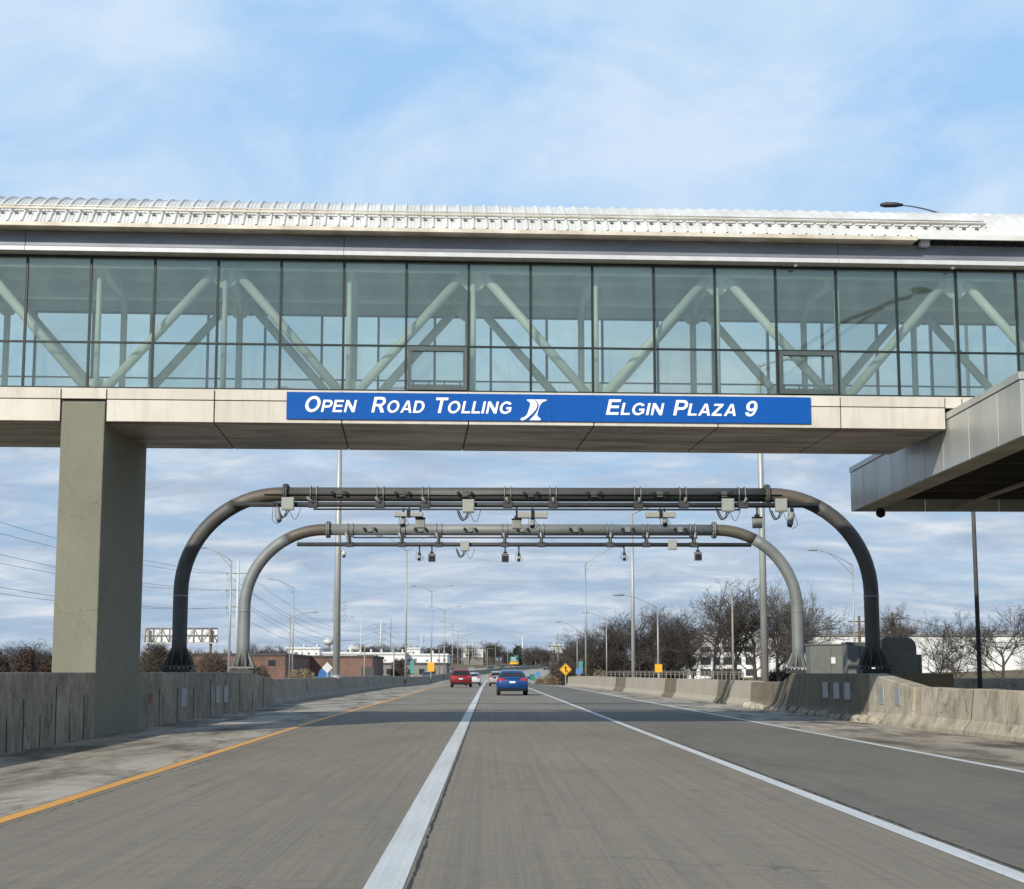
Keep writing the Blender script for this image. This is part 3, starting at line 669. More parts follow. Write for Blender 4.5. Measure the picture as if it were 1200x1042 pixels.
# blue sign
def on_bridge(name, label, cat, u, v, z):
    o = bpy.data.objects.new(name, None); COL.objects.link(o); o.location = br.matrix_basis @ Vector((u, v, z)); o.rotation_euler = (0, 0, BR_YAW)
    return tag(o, label, cat)
sg = on_bridge('toll_plaza_sign', 'long blue sign panel with white lettering along the bridge fascia', 'sign', 0, -.062, 6.81)
SU0, SU1, SZ0, SZ1 = -4.22, 6.85, -.285, .285
mb = MB(); mb.box(SU0, SU1, -.04, 0, SZ0, SZ1)
mb.build('panel', MAT['sign_blue'], sg, .004)
def el(cx_, cy_, rx, ry, a0_, a1_, n_=14): return [(cx_ + rx * math.cos(R(a0_ + (a1_ - a0_) * i / n_)), cy_ + ry * math.sin(R(a0_ + (a1_ - a0_) * i / n_))) for i in range(n_ + 1)]
S = .21
GLYPH = {
 'O': (1.05, [el(.525, .5, .525, .52, 0, 345, 23), el(.525, .5, .31, .34, 0, 345, 23)]),
 'D': (.94, [[(0, 0), (.42, 0)] + el(.44, .5, .50, .5, -80, 80) + [(.42, 1), (0, 1)], [(S, .17)] + el(.42, .5, .29, .33, -90, 90) + [(S, .83)]]),
 'P': (.86, [[(0, 0), (S, 0), (S, .36)] + el(.52, .68, .34, .32, -90, 90) + [(0, 1)], [(S, .53)] + el(.50, .68, .15, .15, -90, 90) + [(S, .83)]]),
 'R': (.92, [[(0, 0), (S, 0), (S, .39), (.36, .39), (.44, .35), (.51, .26), (.66, 0), (.92, 0), (.76, .28), (.66, .40)] + el(.55, .71, .33, .29, -50, 90) + [(0, 1)], [(S, .55)] + el(.52, .69, .15, .14, -90, 90) + [(S, .83)]]),
 'E': (.81, [[(0, 0), (.81, 0), (.81, .17), (S, .17), (S, .43), (.75, .43), (.75, .60), (S, .60), (S, .83), (.79, .83), (.79, 1), (0, 1)]]),
 'N': (.92, [[(0, 0), (.195, 0), (.195, .65), (.70, 0), (.92, 0), (.92, 1), (.725, 1), (.725, .36), (.22, 1), (0, 1)]]),
 'A': (1.0, [[(0, 0), (.22, 0), (.30, .22), (.70, .22), (.78, 0), (1.0, 0), (.62, 1), (.38, 1)], [(.36, .38), (.64, .38), (.50, .78)]]),
 'T': (.85, [[(.32, 0), (.53, 0), (.53, .83), (.85, .83), (.85, 1), (0, 1), (0, .83), (.32, .83)]]),
 'L': (.74, [[(0, 0), (.74, 0), (.74, .17), (S, .17), (S, 1), (0, 1)]]),
 'I': (S, [[(0, 0), (S, 0), (S, 1), (0, 1)]]),
 'G': (1.02, [el(.525, .5, .525, .52, 36, 312, 20) + [(1.01, .15), (1.01, .54), (.56, .54), (.56, .37), (.81, .37), (.81, .25)] + el(.525, .5, .31, .34, -46, -318, 18)]),
 'Z': (.83, [[(0, 0), (.83, 0), (.83, .17), (.28, .17), (.82, .84), (.82, 1), (.04, 1), (.04, .83), (.54, .83), (0, .16)]]),
 '9': (.73, [[(.02, .25), (.22, .24), (.27, .16), (.35, .13), (.44, .16), (.51, .25), (.53, .38), (.46, .33)] + el(.34, .655, .34, .345, -85, -265, 12) + [(.5, .975), (.62, .88), (.70, .72), (.73, .52), (.70, .30), (.62, .12), (.50, .01), (.35, -.02), (.18, .01), (.07, .1)], el(.36, .665, .155, .185, 0, 345, 23)]),
}
def word(txt, u0, u1, z0, z1, parent=None, mat=None):
    """bold slanted letters, first one full height, the rest as small capitals"""
    parent = parent or sg; mat = mat or MAT['sign_white']; polys = []; x = 0.0
    for i, ch in enumerate(txt.upper()):
        w, pl = GLYPH[ch]; k = 1.0 if i == 0 else .78; kx = k * (1 if i == 0 else 1.04)
        for p_ in pl: polys.append([(x + a * kx, b * k) for a, b in p_])
        x += w * kx + (.10 if ch in 'TALP' else .15)
    polys = [[(a + .23 * b, b) for a, b in p_] for p_ in polys]
    x0 = min(a for p_ in polys for a, b in p_); x1 = max(a for p_ in polys for a, b in p_)
    cu = bpy.data.curves.new('lettering', 'CURVE'); cu.dimensions = '2D'; cu.fill_mode = 'BOTH'; cu.extrude = .004
    for p_ in polys:
        sp_ = cu.splines.new('POLY'); sp_.points.add(len(p_) - 1); sp_.use_cyclic_u = True
        for q, (a, b) in zip(sp_.points, p_): q.co = (u0 + (a - x0) / (x1 - x0) * (u1 - u0), z0 + b * (z1 - z0), 0, 1)
    to = bpy.data.objects.new('lettering', cu); COL.objects.link(to); bpy.context.view_layer.update()
    me = bpy.data.meshes.new_from_object(to.evaluated_get(bpy.context.evaluated_depsgraph_get()))
    COL.objects.unlink(to); bpy.data.objects.remove(to)
    for v in me.vertices: v.co = Vector((v.co.x, -.0465 - v.co.z, v.co.y))
    me.name = 'lettering'; me.materials.clear(); me.materials.append(mat)
    o = bpy.data.objects.new('lettering', me); COL.objects.link(o); o.parent = parent; o['label'] = 'white slanted word ' + txt.title(); return o
def su(px): return SU0 + (SU1 - SU0) * (px - 337) / (949.5 - 337)
for txt, a, b in (("Open", 358.5, 418), ("Road", 434.5, 496), ("Tolling", 509, 597), ("Elgin", 707, 776), ("Plaza", 786, 860), ("9", 871.5, 886)):
    word(txt, su(a), su(b), -.135, .195)
# two-stroke road emblem
def emb(pts, name='emblem'):
    mb = MB(); mb.extr([(su(x), (478.5 - y) * .0182) for x, y in pts], lambda a, b, t_: (a, t_, b), -.044, -.050); mb.build(name, MAT['sign_white'], sg)
emb([(614.78, 468.85), (623.04, 468.85), (625.35, 471.35), (626.88, 474.04), (626.69, 477.11), (625.15, 480.56), (622.66, 483.63), (619.20, 487.09), (615.75, 490.16), (612.67, 492.46), (610.37, 493.54), (607.30, 493.23), (607.87, 490.73), (611.14, 489.77), (614.21, 487.47), (615.75, 484.40), (616.90, 480.56), (618.24, 476.72), (618.63, 473.65), (617.47, 471.73), (614.78, 470.20)])
emb([(623.62, 468.85), (637.83, 468.85), (637.63, 470.20), (633.79, 471.54), (631.11, 474.04), (629.57, 476.72), (628.42, 480.56), (627.27, 484.40), (626.88, 487.47), (628.42, 489.97), (630.91, 491.12), (630.34, 493.23), (617.86, 493.23), (618.43, 492.27), (621.51, 489.39), (624.58, 485.55), (626.88, 482.10), (628.23, 478.64), (628.61, 475.19), (627.84, 472.88), (626.11, 470.77)])
MB().box(SU0 + (SU1 - SU0) * .5 - .004, SU0 + (SU1 - SU0) * .5 + .004, -.042, -.0405, SZ0, SZ1).build('sheet_joint', MAT['joint'], sg)

# ------------------------------------------------------------------ toll plaza canopy
t = thing('toll_canopy', 'flat grey metal canopy of the toll plaza jutting in from the right edge', 'canopy', (16, 36.4, 0))
CX, CY0, CY1, CZ0, CZ1 = 9.80, 29.3, 43.5, 5.60, 6.80
ys_ = [29.3, 30.7, 32.6, 34.5, 36.0, 37.5, 39.0, 40.5, 42.0, 43.5]
for a, b in zip(ys_, ys_[1:]):
    MB().box(CX, CX + .08, a + .01, b - .01, CZ0, CZ1 - .16).build('fascia_panel', MAT['canopy'], t, .006)
MB().box(CX - .02, CX + .3, CY0, CY1, CZ1 - .145, CZ1).build('coping', MAT['canopy'], t, .01)
x_ = CX
for q in range(8):
    MB().box(x_ + .01 + (.07 if q == 0 else 0), x_ + 1.99, CY0 - .0, CY0 + .08, CZ0 - .02, CZ1 - .16).build('fascia_panel', MAT['canopy'], t, .006); 
    MB().box(x_ + .01 + (.07 if q == 0 else 0), x_ + 1.99, CY1 - .08, CY1, CZ0, CZ1 - .16).build('fascia_panel', MAT['canopy'], t, .006); x_ += 2
MB().box(CX + .3, CX + 16, CY0 + .01, CY1 - .01, CZ1 - .16, CZ1 - .02).build('canopy_roof', MAT['canopy_edge'], t)
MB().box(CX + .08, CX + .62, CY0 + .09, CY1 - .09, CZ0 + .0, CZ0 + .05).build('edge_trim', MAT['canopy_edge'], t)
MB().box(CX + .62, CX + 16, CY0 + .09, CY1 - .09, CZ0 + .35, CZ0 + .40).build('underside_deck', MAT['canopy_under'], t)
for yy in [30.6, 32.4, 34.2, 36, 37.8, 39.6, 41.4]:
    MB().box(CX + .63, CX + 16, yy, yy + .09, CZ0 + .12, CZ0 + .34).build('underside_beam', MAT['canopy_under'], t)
for xx in [12.5, 15.5, 18.5]: MB().box(xx, xx + .12, CY0 + .1, CY1 - .1, CZ0 + .05, CZ0 + .115).build('conduit', MAT['canopy_edge'], t)
for xx, yy in ((17.5, 40), (17.5, 32)):
    MB().box(xx - .35, xx + .35, yy - .35, yy + .35, 0, CZ0 + .34).build('canopy_post', MAT['column'], t, .02)
p = P(1032, 601, 42.6)
cm = thing('dome_camera', 'small dark dome camera hanging under the far left corner of the canopy', 'camera', (p.x, 42.6, 5.60))
mb = MB(); mb.tube([(p.x, 42.6, 5.60), (p.x, 42.6, 5.50)], .10, 10); mb.build('mount', MAT['steel_dark'], cm)
MB().ball((p.x, 42.6, 5.47), .13, .13, .12).build('dome', MAT['bumper'], cm)

# ------------------------------------------------------------------ toll gantries
def gantry(label, cxm, Y, mat, bar_z, thin_z, bar_px, thin_px, brackets, fits, thin_first, bar_r, cable):
    t = thing('toll_gantry', label, 'gantry', (cxm, Y, 1.3), 'arched toll gantries over the road')
    hw_, r0, z1, top = 9.98, 2.85, 3.6, 6.43
    def arc(s_, a): return (cxm + s_ * (hw_ - r0 + r0 * math.cos(a)), Y, z1 + (top - z1) * math.sin(a))
    for s_ in (-1, 1):
        x = cxm + s_ * hw_
        n_ = 7
        pts = [(x, Y, 1.5), (x, Y, 2.2), (x, Y, 3.0)] + [arc(s_, R(90) * i / 16) for i in range(0, 12)]
        MB().tube(pts, .215, 20).build('leg', mat, t)
        MB().tube([arc(s_, R(90) * i / 16) for i in range(11, 17)] + [(cxm + s_ * (hw_ - r0 - .12), Y, top)], .210, 20).build('elbow', MAT['pipe_brown'], t)
        MB().tube([(x, Y, 3.45), (x, Y, 3.50)], .222, 20).build('weld_ring', MAT['clamp'], t)
        mb = MB(); mb.box(x - .44, x + .44, Y - .44, Y + .44, 1.44, 1.50)
        for a in range(8):
            aa = R(45 * a + 22.5); d = Vector((math.cos(aa), math.sin(aa), 0)); q = Vector((-d.y, d.x, 0)) * .012; c = Vector((x, Y, 0))
            pp = [c + d * .2 + Vector((0, 0, 1.5)), c + d * .42 + Vector((0, 0, 1.5)), c + d * .42 + Vector((0, 0, 1.56)), c + d * .2 + Vector((0, 0, 2.05))]
            mb.add([p_ + q for p_ in pp] + [p_ - q for p_ in pp], [(0, 1, 2, 3), (7, 6, 5, 4), (0, 4, 5, 1), (1, 5, 6, 2), (2, 6, 7, 3), (3, 7, 4, 0)])
        mb.build('base_flange', mat, t)
        mb = MB()
        for a in range(8):
            aa = R(45 * a); mb.tube([(x + .36 * math.cos(aa), Y + .36 * math.sin(aa), 1.28), (x + .36 * math.cos(aa), Y + .36 * math.sin(aa), 1.60)], .03, 6)
        mb.box(x - .40, x + .40, Y - .40, Y + .40, 1.26, 1.40)
        mb.build('anchor_bolts', MAT['steel_dark'], t)
        xf = cxm + s_ * (hw_ - r0 - .12)
        mb = MB(); mb.tube([(xf - .055, Y, top), (xf - .005, Y, top)], .31, 20); mb.tube([(xf + .005, Y, top), (xf + .055, Y, top)], .31, 20)
        for a in range(12):
            aa = R(30 * a); mb.tube([(xf - .09, Y + .265 * math.cos(aa), top + .265 * math.sin(aa)), (xf + .09, Y + .265 * math.cos(aa), top + .265 * math.sin(aa))], .022, 6)
        mb.build('flange_joint', mat, t)
    L = hw_ - r0 - .12
    MB().tube([(cxm - L, Y, top), (cxm + L, Y, top)], .205, 24).build('cross_pipe', mat, t)
    xa, xb = P(bar_px[0], 600, Y).x, P(bar_px[1], 600, Y).x; ya = Y - .30
    MB().tube([(xa, ya, bar_z), (xb, ya, bar_z)], bar_r, 10).build('equipment_rail', MAT['steel_dark'], t)
    xa, xb = P(thin_px[0], 600, Y).x, P(thin_px[1], 600, Y).x
    MB().tube([(xa, ya - .12, thin_z), (xb, ya - .12, thin_z)], .028, 8).build('cable_conduit', MAT['steel_dark'], t)
    if cable: MB().tube([(cxm - L - .6, Y - .225, top - .03), (cxm + L + .4, Y - .225, top - .03)], .02, 6).build('cable', MAT['black'], t)
    for i, bx in enumerate(brackets):
        x = P(bx, 600, Y).x; mb = MB()
        for dx in (-.09, .09):
            mb.tube([(x + dx, Y + .235 * math.cos(R(a)), top + .235 * math.sin(R(a))) for a in range(60, 301, 20)], .016, 6)
        mb.build('u_bolt', MAT['clamp'], t)
        sl = (bx - 600) / 600 * .35
        mb = MB(); mb.box(x - .13, x + .13, ya - .06, Y - .10, top - .27, top - .205)
        mb.box(x - .14, x + .14, ya - .10, ya + .10, bar_z - .09, bar_z + .09); mb.box(x - .06, x + .06, ya - .04, ya + .06, bar_z + .05, top - .22)
        mb.build('clamp_block', MAT['steel_dark'], t, .01)
        mb = MB(); mb.tube([(x + sl * .9 - .05, ya - .12, top - .12), (x + .02, ya - .08, bar_z + .04)], .045, 8); mb.build('strut', MAT['clamp'] if not thin_first else MAT['pipe_rear'], t)
    for bx in fits:
        x = P(bx, 600, Y).x; mb = MB(); mb.box(x - .09, x + .09, Y - .23, Y - .18, top - .09, top + .09)
        mb.build('hand_hole', mat, t, .01)
        for s_ in (-1, 1): mb = MB(); mb.tube([(x + s_ * .19, Y - .17, top + .01), (x + s_ * .19, Y - .30, top + .01)], .055, 8); mb.build('conduit_stub', MAT['black'], t)
    return t
gA = gantry('nearer and larger-looking dark steel arched toll gantry spanning the road', 1.12, 47.0, MAT['pipe_front'], 6.10, 5.955, (275, 955), (369, 865),
            [368, 446, 499, 595, 648, 747, 800, 869], [398, 472, 545, 622, 696, 773, 848], True, .075, True)
gB = gantry('farther light grey steel arched toll gantry seen inside the nearer one', 1.2, 58.8, MAT['pipe_rear'], 5.87, 6.11, (350, 878), (415, 815),
            [411, 472, 514.5, 591.5, 634, 714, 756, 811], [434, 493, 551, 612, 674, 735, 796], False, .075, False)
def loop(mb, p, w, h, r=.010):
    pts = [p + Vector((w * math.sin(R(a)) * .5 + w * .5 - w * .5 * math.cos(0), 0, -h * math.sin(R(a)) if False else -h * (1 - math.cos(R(a))) / 2)) for a in range(0, 361, 30)]
    mb.tube(pts, r, 5)
def cable(mb, a, b, sag, r=.012):
    a = Vector(a); b = Vector(b); pts = [a.lerp(b, i / 10) - Vector((0, 0, sag * 4 * (i / 10) * (1 - i / 10))) for i in range(11)]; mb.tube(pts, r, 5)
def ebox(px0, px1, y0, y1, Y, label, cables=True):
    a, b = P(px0, y1, Y - .44), P(px1, y0, Y - .44); c = (a + b) / 2
    t = thing('equipment_box', label, 'equipment box', (c.x, Y - .44, c.z), 'grey equipment boxes on the toll gantries')
    MB().box(a.x, b.x, Y - .52, Y - .375, a.z, b.z).build('case', MAT['cabinet_grey'], t, .012)
    mb = MB(); mb.box(a.x + .02, b.x - .02, Y - .535, Y - .521, a.z + .03, b.z - .03); mb.build('door', MAT['cabinet_grey'], t, .006)
    if cables:
        mb = MB(); cable(mb, (a.x - .16, Y - .40, a.z + .12), (c.x - .03, Y - .45, a.z), .28, .022); cable(mb, (a.x - .1, Y - .42, a.z + .05), (c.x + .03, Y - .45, a.z), .22, .018)
        cable(mb, (c.x + .06, Y - .45, a.z), (b.x + .18, Y - .42, a.z + .08), .3, .009); mb.build('cables', MAT['black'], t)
    return t
ebox(330, 345, 583, 598, 47, 'grey equipment box at the left elbow of the nearer gantry')
ebox(542, 556, 585.5, 601, 47, 'grey equipment box on the nearer gantry, left of its middle')
ebox(846, 860, 584.5, 600, 47, 'grey equipment box on the nearer gantry, first from its right flange inward')
ebox(908.5, 922, 584.5, 600, 47, 'grey equipment box on the nearer gantry, outside its right flange')
ebox(539.5, 550, 634, 646, 58.8, 'small grey equipment box on the farther gantry, left of its middle')
ebox(783, 793, 632.5, 644.5, 58.8, 'small grey equipment box on the farther gantry, towards its right end', False)
def hang_square(px, y0, y1, w, Y, bar_z, label, face, grp):
    """square toll reader hung by a stem from the rail"""
    Yr = Y - .30; a = P(px, y1, Yr); b = P(px, y0, Yr); hwid = w / 2 * Yr / F
    t = thing('tag_reader', label, 'toll reader', (a.x, Yr, bar_z - .07), grp)
    mb = MB(); mb.tube([(a.x, Yr, bar_z - .05), (a.x, Yr, b.z)], .028, 8); mb.box(a.x - .07, a.x + .07, Yr - .05, Yr + .05, b.z + .02, b.z + .10); mb.build('hanger', MAT['black'], t)
    mb = MB(); mb.box(a.x - hwid, a.x + hwid, Yr - .10, Yr + .10, a.z, b.z); mb.build('housing', MAT['camera_case'], t, .012)
    mb = MB(); mb.box(a.x - hwid * .9, a.x + hwid * .9, Yr - .112, Yr - .101, a.z + .02, b.z - .05); mb.build('face', face, t, .004)
    mb = MB(); mb.box(a.x - hwid * 1.08, a.x + hwid * 1.08, Yr - .14, Yr + .12, b.z, b.z + .025); mb.build('hood', MAT['bumper'] if face is not MAT['black'] else MAT['plate'], t)
G1 = 'tag readers hanging from the nearer gantry'; G2 = 'tag readers hanging from the farther gantry'
hang_square(492.5, 608, 619, 11, 47, 6.1, 'grey square tag reader hanging from the nearer gantry, leftmost of three', MAT['camera_case'], G1)
hang_square(605.5, 609, 620, 11, 47, 6.1, 'grey square tag reader hanging at the middle of the nearer gantry', MAT['camera_case'], G1)
hang_square(887.5, 607, 619, 11, 47, 6.1, 'grey square tag reader of the nearer gantry, hanging before the thickest pole', MAT['camera_case'], G1)
hang_square(506, 650, 658.5, 8.5, 58.8, 5.87, 'black-faced square tag reader on the farther gantry, leftmost of three', MAT['black'], G2)
hang_square(592, 650, 659, 8.5, 58.8, 5.87, 'black-faced square tag reader at the middle of the farther gantry', MAT['black'], G2)
hang_square(818, 648, 657, 8.5, 58.8, 5.87, 'black-faced square tag reader near the right end of the farther gantry', MAT['black'], G2)
def light_bar(px0, px1, y0, y1, Y, label):
    a, b = P(px0, y1, Y - .40), P(px1, y0, Y - .40); c = (a + b) / 2
    t = thing('light_bar', label, 'light bar', (c.x, Y - .40, b.z), 'light bars under the nearer gantry')
    MB().box(a.x, b.x, Y - .55, Y - .28, a.z, b.z).build('housing', MAT['cabinet_grey'], t, .02)
    mb = MB(); mb.box(c.x - .05, c.x + .05, Y - .56, Y - .26, a.z - .01, b.z + .06); mb.build('bracket', MAT['black'], t)
    mb = MB(); mb.tube([(c.x, Y - .35, b.z), (c.x, Y - .33, 6.1)], .025, 8); mb.build('stem', MAT['black'], t)
light_bar(462, 496, 600.5, 606, 47, 'long grey light bar under the nearer gantry, leftmost of three')
light_bar(607, 641.5, 600.5, 607.5, 47, 'long grey light bar under the middle of the nearer gantry')
light_bar(757, 791, 600.5, 607, 47, 'long grey light bar under the nearer gantry, rightmost of three')
def camera_thing(px, y0, y1, Y, bz, label, grp, tilt=0, wpx=6, lift=0):
    Yc = Y - .42; a = P(px, y1, Yc); b = P(px, y0, Yc); r = wpx / 2 * Yc / F
    t = thing('toll_camera', label, 'camera', (b.x, Yc, b.z), grp)
    d = Vector((math.sin(tilt), -.5 if tilt == 0 else 0, -math.cos(tilt))); L_ = (b.z - a.z)
    c0 = Vector((b.x, Yc, b.z - r * .5)); c1 = c0 + Vector((math.sin(tilt) * L_, -.10, -L_ + r * .6))
    mb = MB(); mb.tube([c0, c0.lerp(c1, .15), c0.lerp(c1, .85), c1], [r * .7, r, r, r * .85], 10); mb.build('housing', MAT['camera_case'], t)
    mb = MB(); mb.tube([c1, c1 + (c1 - c0).normalized() * .03], r * .8, 10); mb.build('lens', MAT['black'], t)
    mb = MB(); mb.tube([(b.x, Yc, b.z - .04), (b.x, Y - .33, bz)], .028, 8); mb.box(b.x - .05, b.x + .05, Yc - .05, Yc + .05, b.z - .02, b.z + .08); mb.build('mount', MAT['black'], t)
    mb = MB(); cable(mb, (b.x + .04, Yc + .03, b.z + .05), (b.x + .16, Yc, a.z + .05), .0, .008); cable(mb, (b.x + .16, Yc, a.z + .05), (b.x - .13, Yc, a.z + .06), .12, .008); cable(mb, (b.x - .13, Yc, a.z + .06), (b.x - .1, Yc, b.z + .12), 0, .008)
    mb.build('cable', MAT['black'], t)
G3 = 'cameras on the nearer gantry'; G4 = 'small cameras on the farther gantry'
camera_thing(324.5, 593, 611, 47, 6.1, 'slim camera tilted left below the left elbow of the nearer gantry', G3, .18, 6.5)
camera_thing(928, 599, 616.5, 47, 6.1, 'slim camera tilted below the right elbow of the nearer gantry', G3, -.22, 7.5)
camera_thing(472.5, 607, 616, 47, 6.0, 'stubby camera under the leftmost light bar of the nearer gantry', G3, 0, 6.5)
camera_thing(624, 608.5, 617.5, 47, 6.0, 'stubby camera under the middle light bar of the nearer gantry', G3, 0, 6.5)
camera_thing(779, 607.5, 615.5, 47, 6.0, 'stubby camera under the rightmost light bar of the nearer gantry', G3, 0, 6.5)
camera_thing(491.5, 650.5, 655.5, 58.8, 5.87, 'small dark camera left of the leftmost black reader on the farther gantry', G4, 0, 4.5)
camera_thing(608, 651.5, 656.5, 58.8, 5.87, 'small dark camera right of the middle black reader on the farther gantry', G4, 0, 4.5)
camera_thing(731.5, 650.5, 655.5, 58.8, 5.87, 'small dark camera on the farther gantry, alone between middle and right end', G4, 0, 4.5)

# ------------------------------------------------------------------ utility cabinets behind the right barrier
def cabinet(x0, x1, y0, y1, z1, label, curved=False, z0=0.0, panels=2, doc=False):
    t = thing('utility_cabinet', label, 'utility cabinet', ((x0 + x1) / 2, (y0 + y1) / 2, 0), 'green utility cabinets behind the right barrier')
    if curved:
        r = .28; pr_ = [(x0, z0), (x1, z0), (x1, z1 - r)] + [(x1 - r + r * math.cos(R(a)), z1 - r + r * math.sin(R(a))) for a in (30, 60, 90)] + [(x0 + .12, z1), (x0, z1 - .08)]
        mb = MB(); mb.extr(pr_, lambda a, b, t_: (a, t_, b), y0, y1); mb.build('housing', MAT['cab_green'], t, .02)
        MB().box(x1 + .002, x1 + .2, y0 + .2, y1 - .1, z0 + .3, z1 - .5).build('side_duct', MAT['cab_green'], t, .02)
    else:
        MB().box(x0, x1, y0, y1, z0, z1).build('housing', MAT['cab_green'], t, .02)
        MB().box(x0 - .03, x1 + .03, y0 - .03, y1 + .03, z1 + .001, z1 + .06).build('lid', MAT['cab_trim'], t, .01)
        w = (x1 - x0) / panels
        for i in range(panels):
            d = MB().box(x0 + i * w + .03, x0 + (i + 1) * w - .03, y0 - .03, y0 - .002, z0 + .1, z1 - .08).build('door', MAT['cab_green'], t, .008)
            MB().tube([(x0 + (i + 1) * w - .1, y0 - .06, (z0 + z1) / 2 + .2), (x0 + (i + 1) * w - .1, y0 - .06, (z0 + z1) / 2 + .4)], .015, 6).build('handle', MAT['cab_trim'], d)
    if doc: MB().box(x0 + (x1 - x0) * .48, x0 + (x1 - x0) * .48 + .15, y0 - .05, y0 - .031, z1 - .62, z1 - .40).build('notice', MAT['plate_white'], t)
cabinet(11.16, 12.6, 56.4, 57.3, 2.22, 'wide green utility cabinet with a white notice, beside the farther gantry leg', doc=True)
cabinet(11.95, 12.75, 54.2, 55.0, 2.24, 'dark green utility cabinet between the two right gantry legs, nearer one of two', panels=2)
cabinet(11.48, 12.5, 47.5, 48.4, 2.32, 'tallest green utility cabinet with rounded corner, right of the nearer gantry leg', curved=True)

# ------------------------------------------------------------------ street lights and poles
def zg(X, Y): return zc(Y)
def solve_px(px, Y): return P(px, 788, Y).x
def street_light(px, ytop, Y, arms, label, dia=.2, zbase=None, mat=None, group='street lights along the tollway', name='street_light', ang=1.0):
    """arms: list of (length m, rise m); negative length = towards the left"""
    x = solve_px(px, Y); top = P(px, ytop, Y).z; z0 = zc(Y) if zbase is None else zbase; mat = mat or MAT['galv']
    t = thing(name, label, 'street light', (x, Y, z0), group)
    MB().tube([(x, Y, z0), (x, Y, z0 + (top - z0) * .5), (x, Y, top)], [dia / 2, dia / 2 * .85, dia / 2 * .6], 10).build('pole', mat, t)
    mb = MB(); mb.tube([(x, Y, z0), (x, Y, z0 + .25)], [dia * .9, dia * .75], 8); mb.build('base', mat, t)
    for L_, rise_ in arms:
        s_ = 1 if L_ > 0 else -1; n_ = 8; up_ = []; lo = []
        for i in range(n_ + 1):
            q = i / n_; up_.append((x + L_ * q, Y, top - .1 + rise_ * (1 - (1 - q) ** 1.6)))
            lo.append((x + L_ * q * .8, Y, top - .8 + (rise_ * .96 + .72) * (1 - (1 - q * .93) ** 1.5)))
        mb = MB(); mb.tube(up_, [.045 * dia / .2 * (1 - .4 * i / n_) for i in range(n_ + 1)], 6)
        if len(arms) == 1 and abs(L_) > 2.2: mb.tube(lo, .032 * dia / .2, 6)
        mb.build('arm', mat, t)
        e = Vector(up_[-1]); mb = MB()
        mb.loft([[e + Vector((s_ * a * .75, w * .16 * sc__, h * .1 * sc__ + .01)) for w, h in ((-1, 0), (-.7, .8), (.7, .8), (1, 0), (.7, -.7), (-.7, -.7))] for a, sc__ in ((-.1, .4), (.2, .8), (.65, .85), (.85, .45))], smooth=True)
        mb.build('lamp_head', MAT['camera_case'] if mat is not MAT['pole_dark'] else MAT['steel_dark'], t)
    return t
SL = street_light
SL(394, 470, 95, [(3.2, .9), (-3.2, .9)], 'tall double-arm light pole in the median, its top behind the bridge, with a dome camera', .42, 0.9)
SL(475.3, 645, 170, [(2.6, 1.6), (-2.6, 1.6)], 'tall thin double-arm light pole in the median between the big gantries\' left halves', .24)
SL(505.3, 693, 245, [(2.5, .9), (-2.5, .9)], 'double-arm light pole in the median rising over the yellow sign', .24)
SL(520.6, 715, 292, [(2.3, .7), (-2.3, .7)], 'double-arm light pole in the median, next one right of the yellow sign', .24)
SL(530, 731, 340, [(2.2, .5), (-2.2, .5)], 'distant double-arm light pole in the median, just left of the red car', .22)
for i, (px, yt, Y) in enumerate(((536.5, 740, 395), (541.3, 745, 440), (546.5, 749, 480), (556, 753, 520), (569, 757, 560), (580.5, 757, 590))):
    SL(px, yt, Y, [(2, .4), (-2, .4)], ['distant light pole above the red car\'s left side', 'distant light pole above the middle of the red car', 'distant light pole above the red car\'s right side', 'distant light pole right of the red car', 'far light pole above the silver car\'s left edge', 'far light pole just left of the blue car\'s top'][i], .22, mat=MAT['pole_tan'])
SL(268, 656.5, 162, [(-2.6, 1.3)], 'left roadside light pole with truss arm to the left, between the gantry legs', .26)
SL(342.5, 689, 223, [(-2.9, 1.3)], 'left roadside light pole with truss arm to the left, inside the farther gantry', .24)
SL(339, 723, 180, [(2.4, .6)], 'short bare light pole beside the left roadside light with truss arm', .15, mat=MAT['pole_tan'])
SL(422.5, 724, 345, [(-1.6, .3)], 'distant thin light pole standing beside the left utility tower', .26, mat=MAT['pole_white'])
SL(457.5, 724, 420, [], 'thin dark mast beyond the brick building', .22, mat=MAT['wire'], name='radio_mast')['category'] = 'mast'
SL(427, 757, 150, [(1.2, .1)], 'short galvanised pole behind the median barrier, left of the white tower', .16, mat=MAT['pole_tan'])
SL(461.5, 758, 165, [(1.2, .1)], 'short galvanised pole behind the median barrier, right of the white tower', .16, mat=MAT['pole_tan'])
for i, (px, yt, Y) in enumerate(((514.5, 758, 330), (549, 758, 420), (553.5, 759, 450), (571, 760, 470), (595, 761, 540))):
    SL(px, yt, Y, [(1.2, .1)], ['short far pole between the yellow sign and the red car', 'short far pole over the gap right of the red car', 'short far pole second over the gap right of the red car', 'short far pole over the silver car', 'short far pole behind the green overhead sign'][i], .26, mat=MAT['pole_tan'])
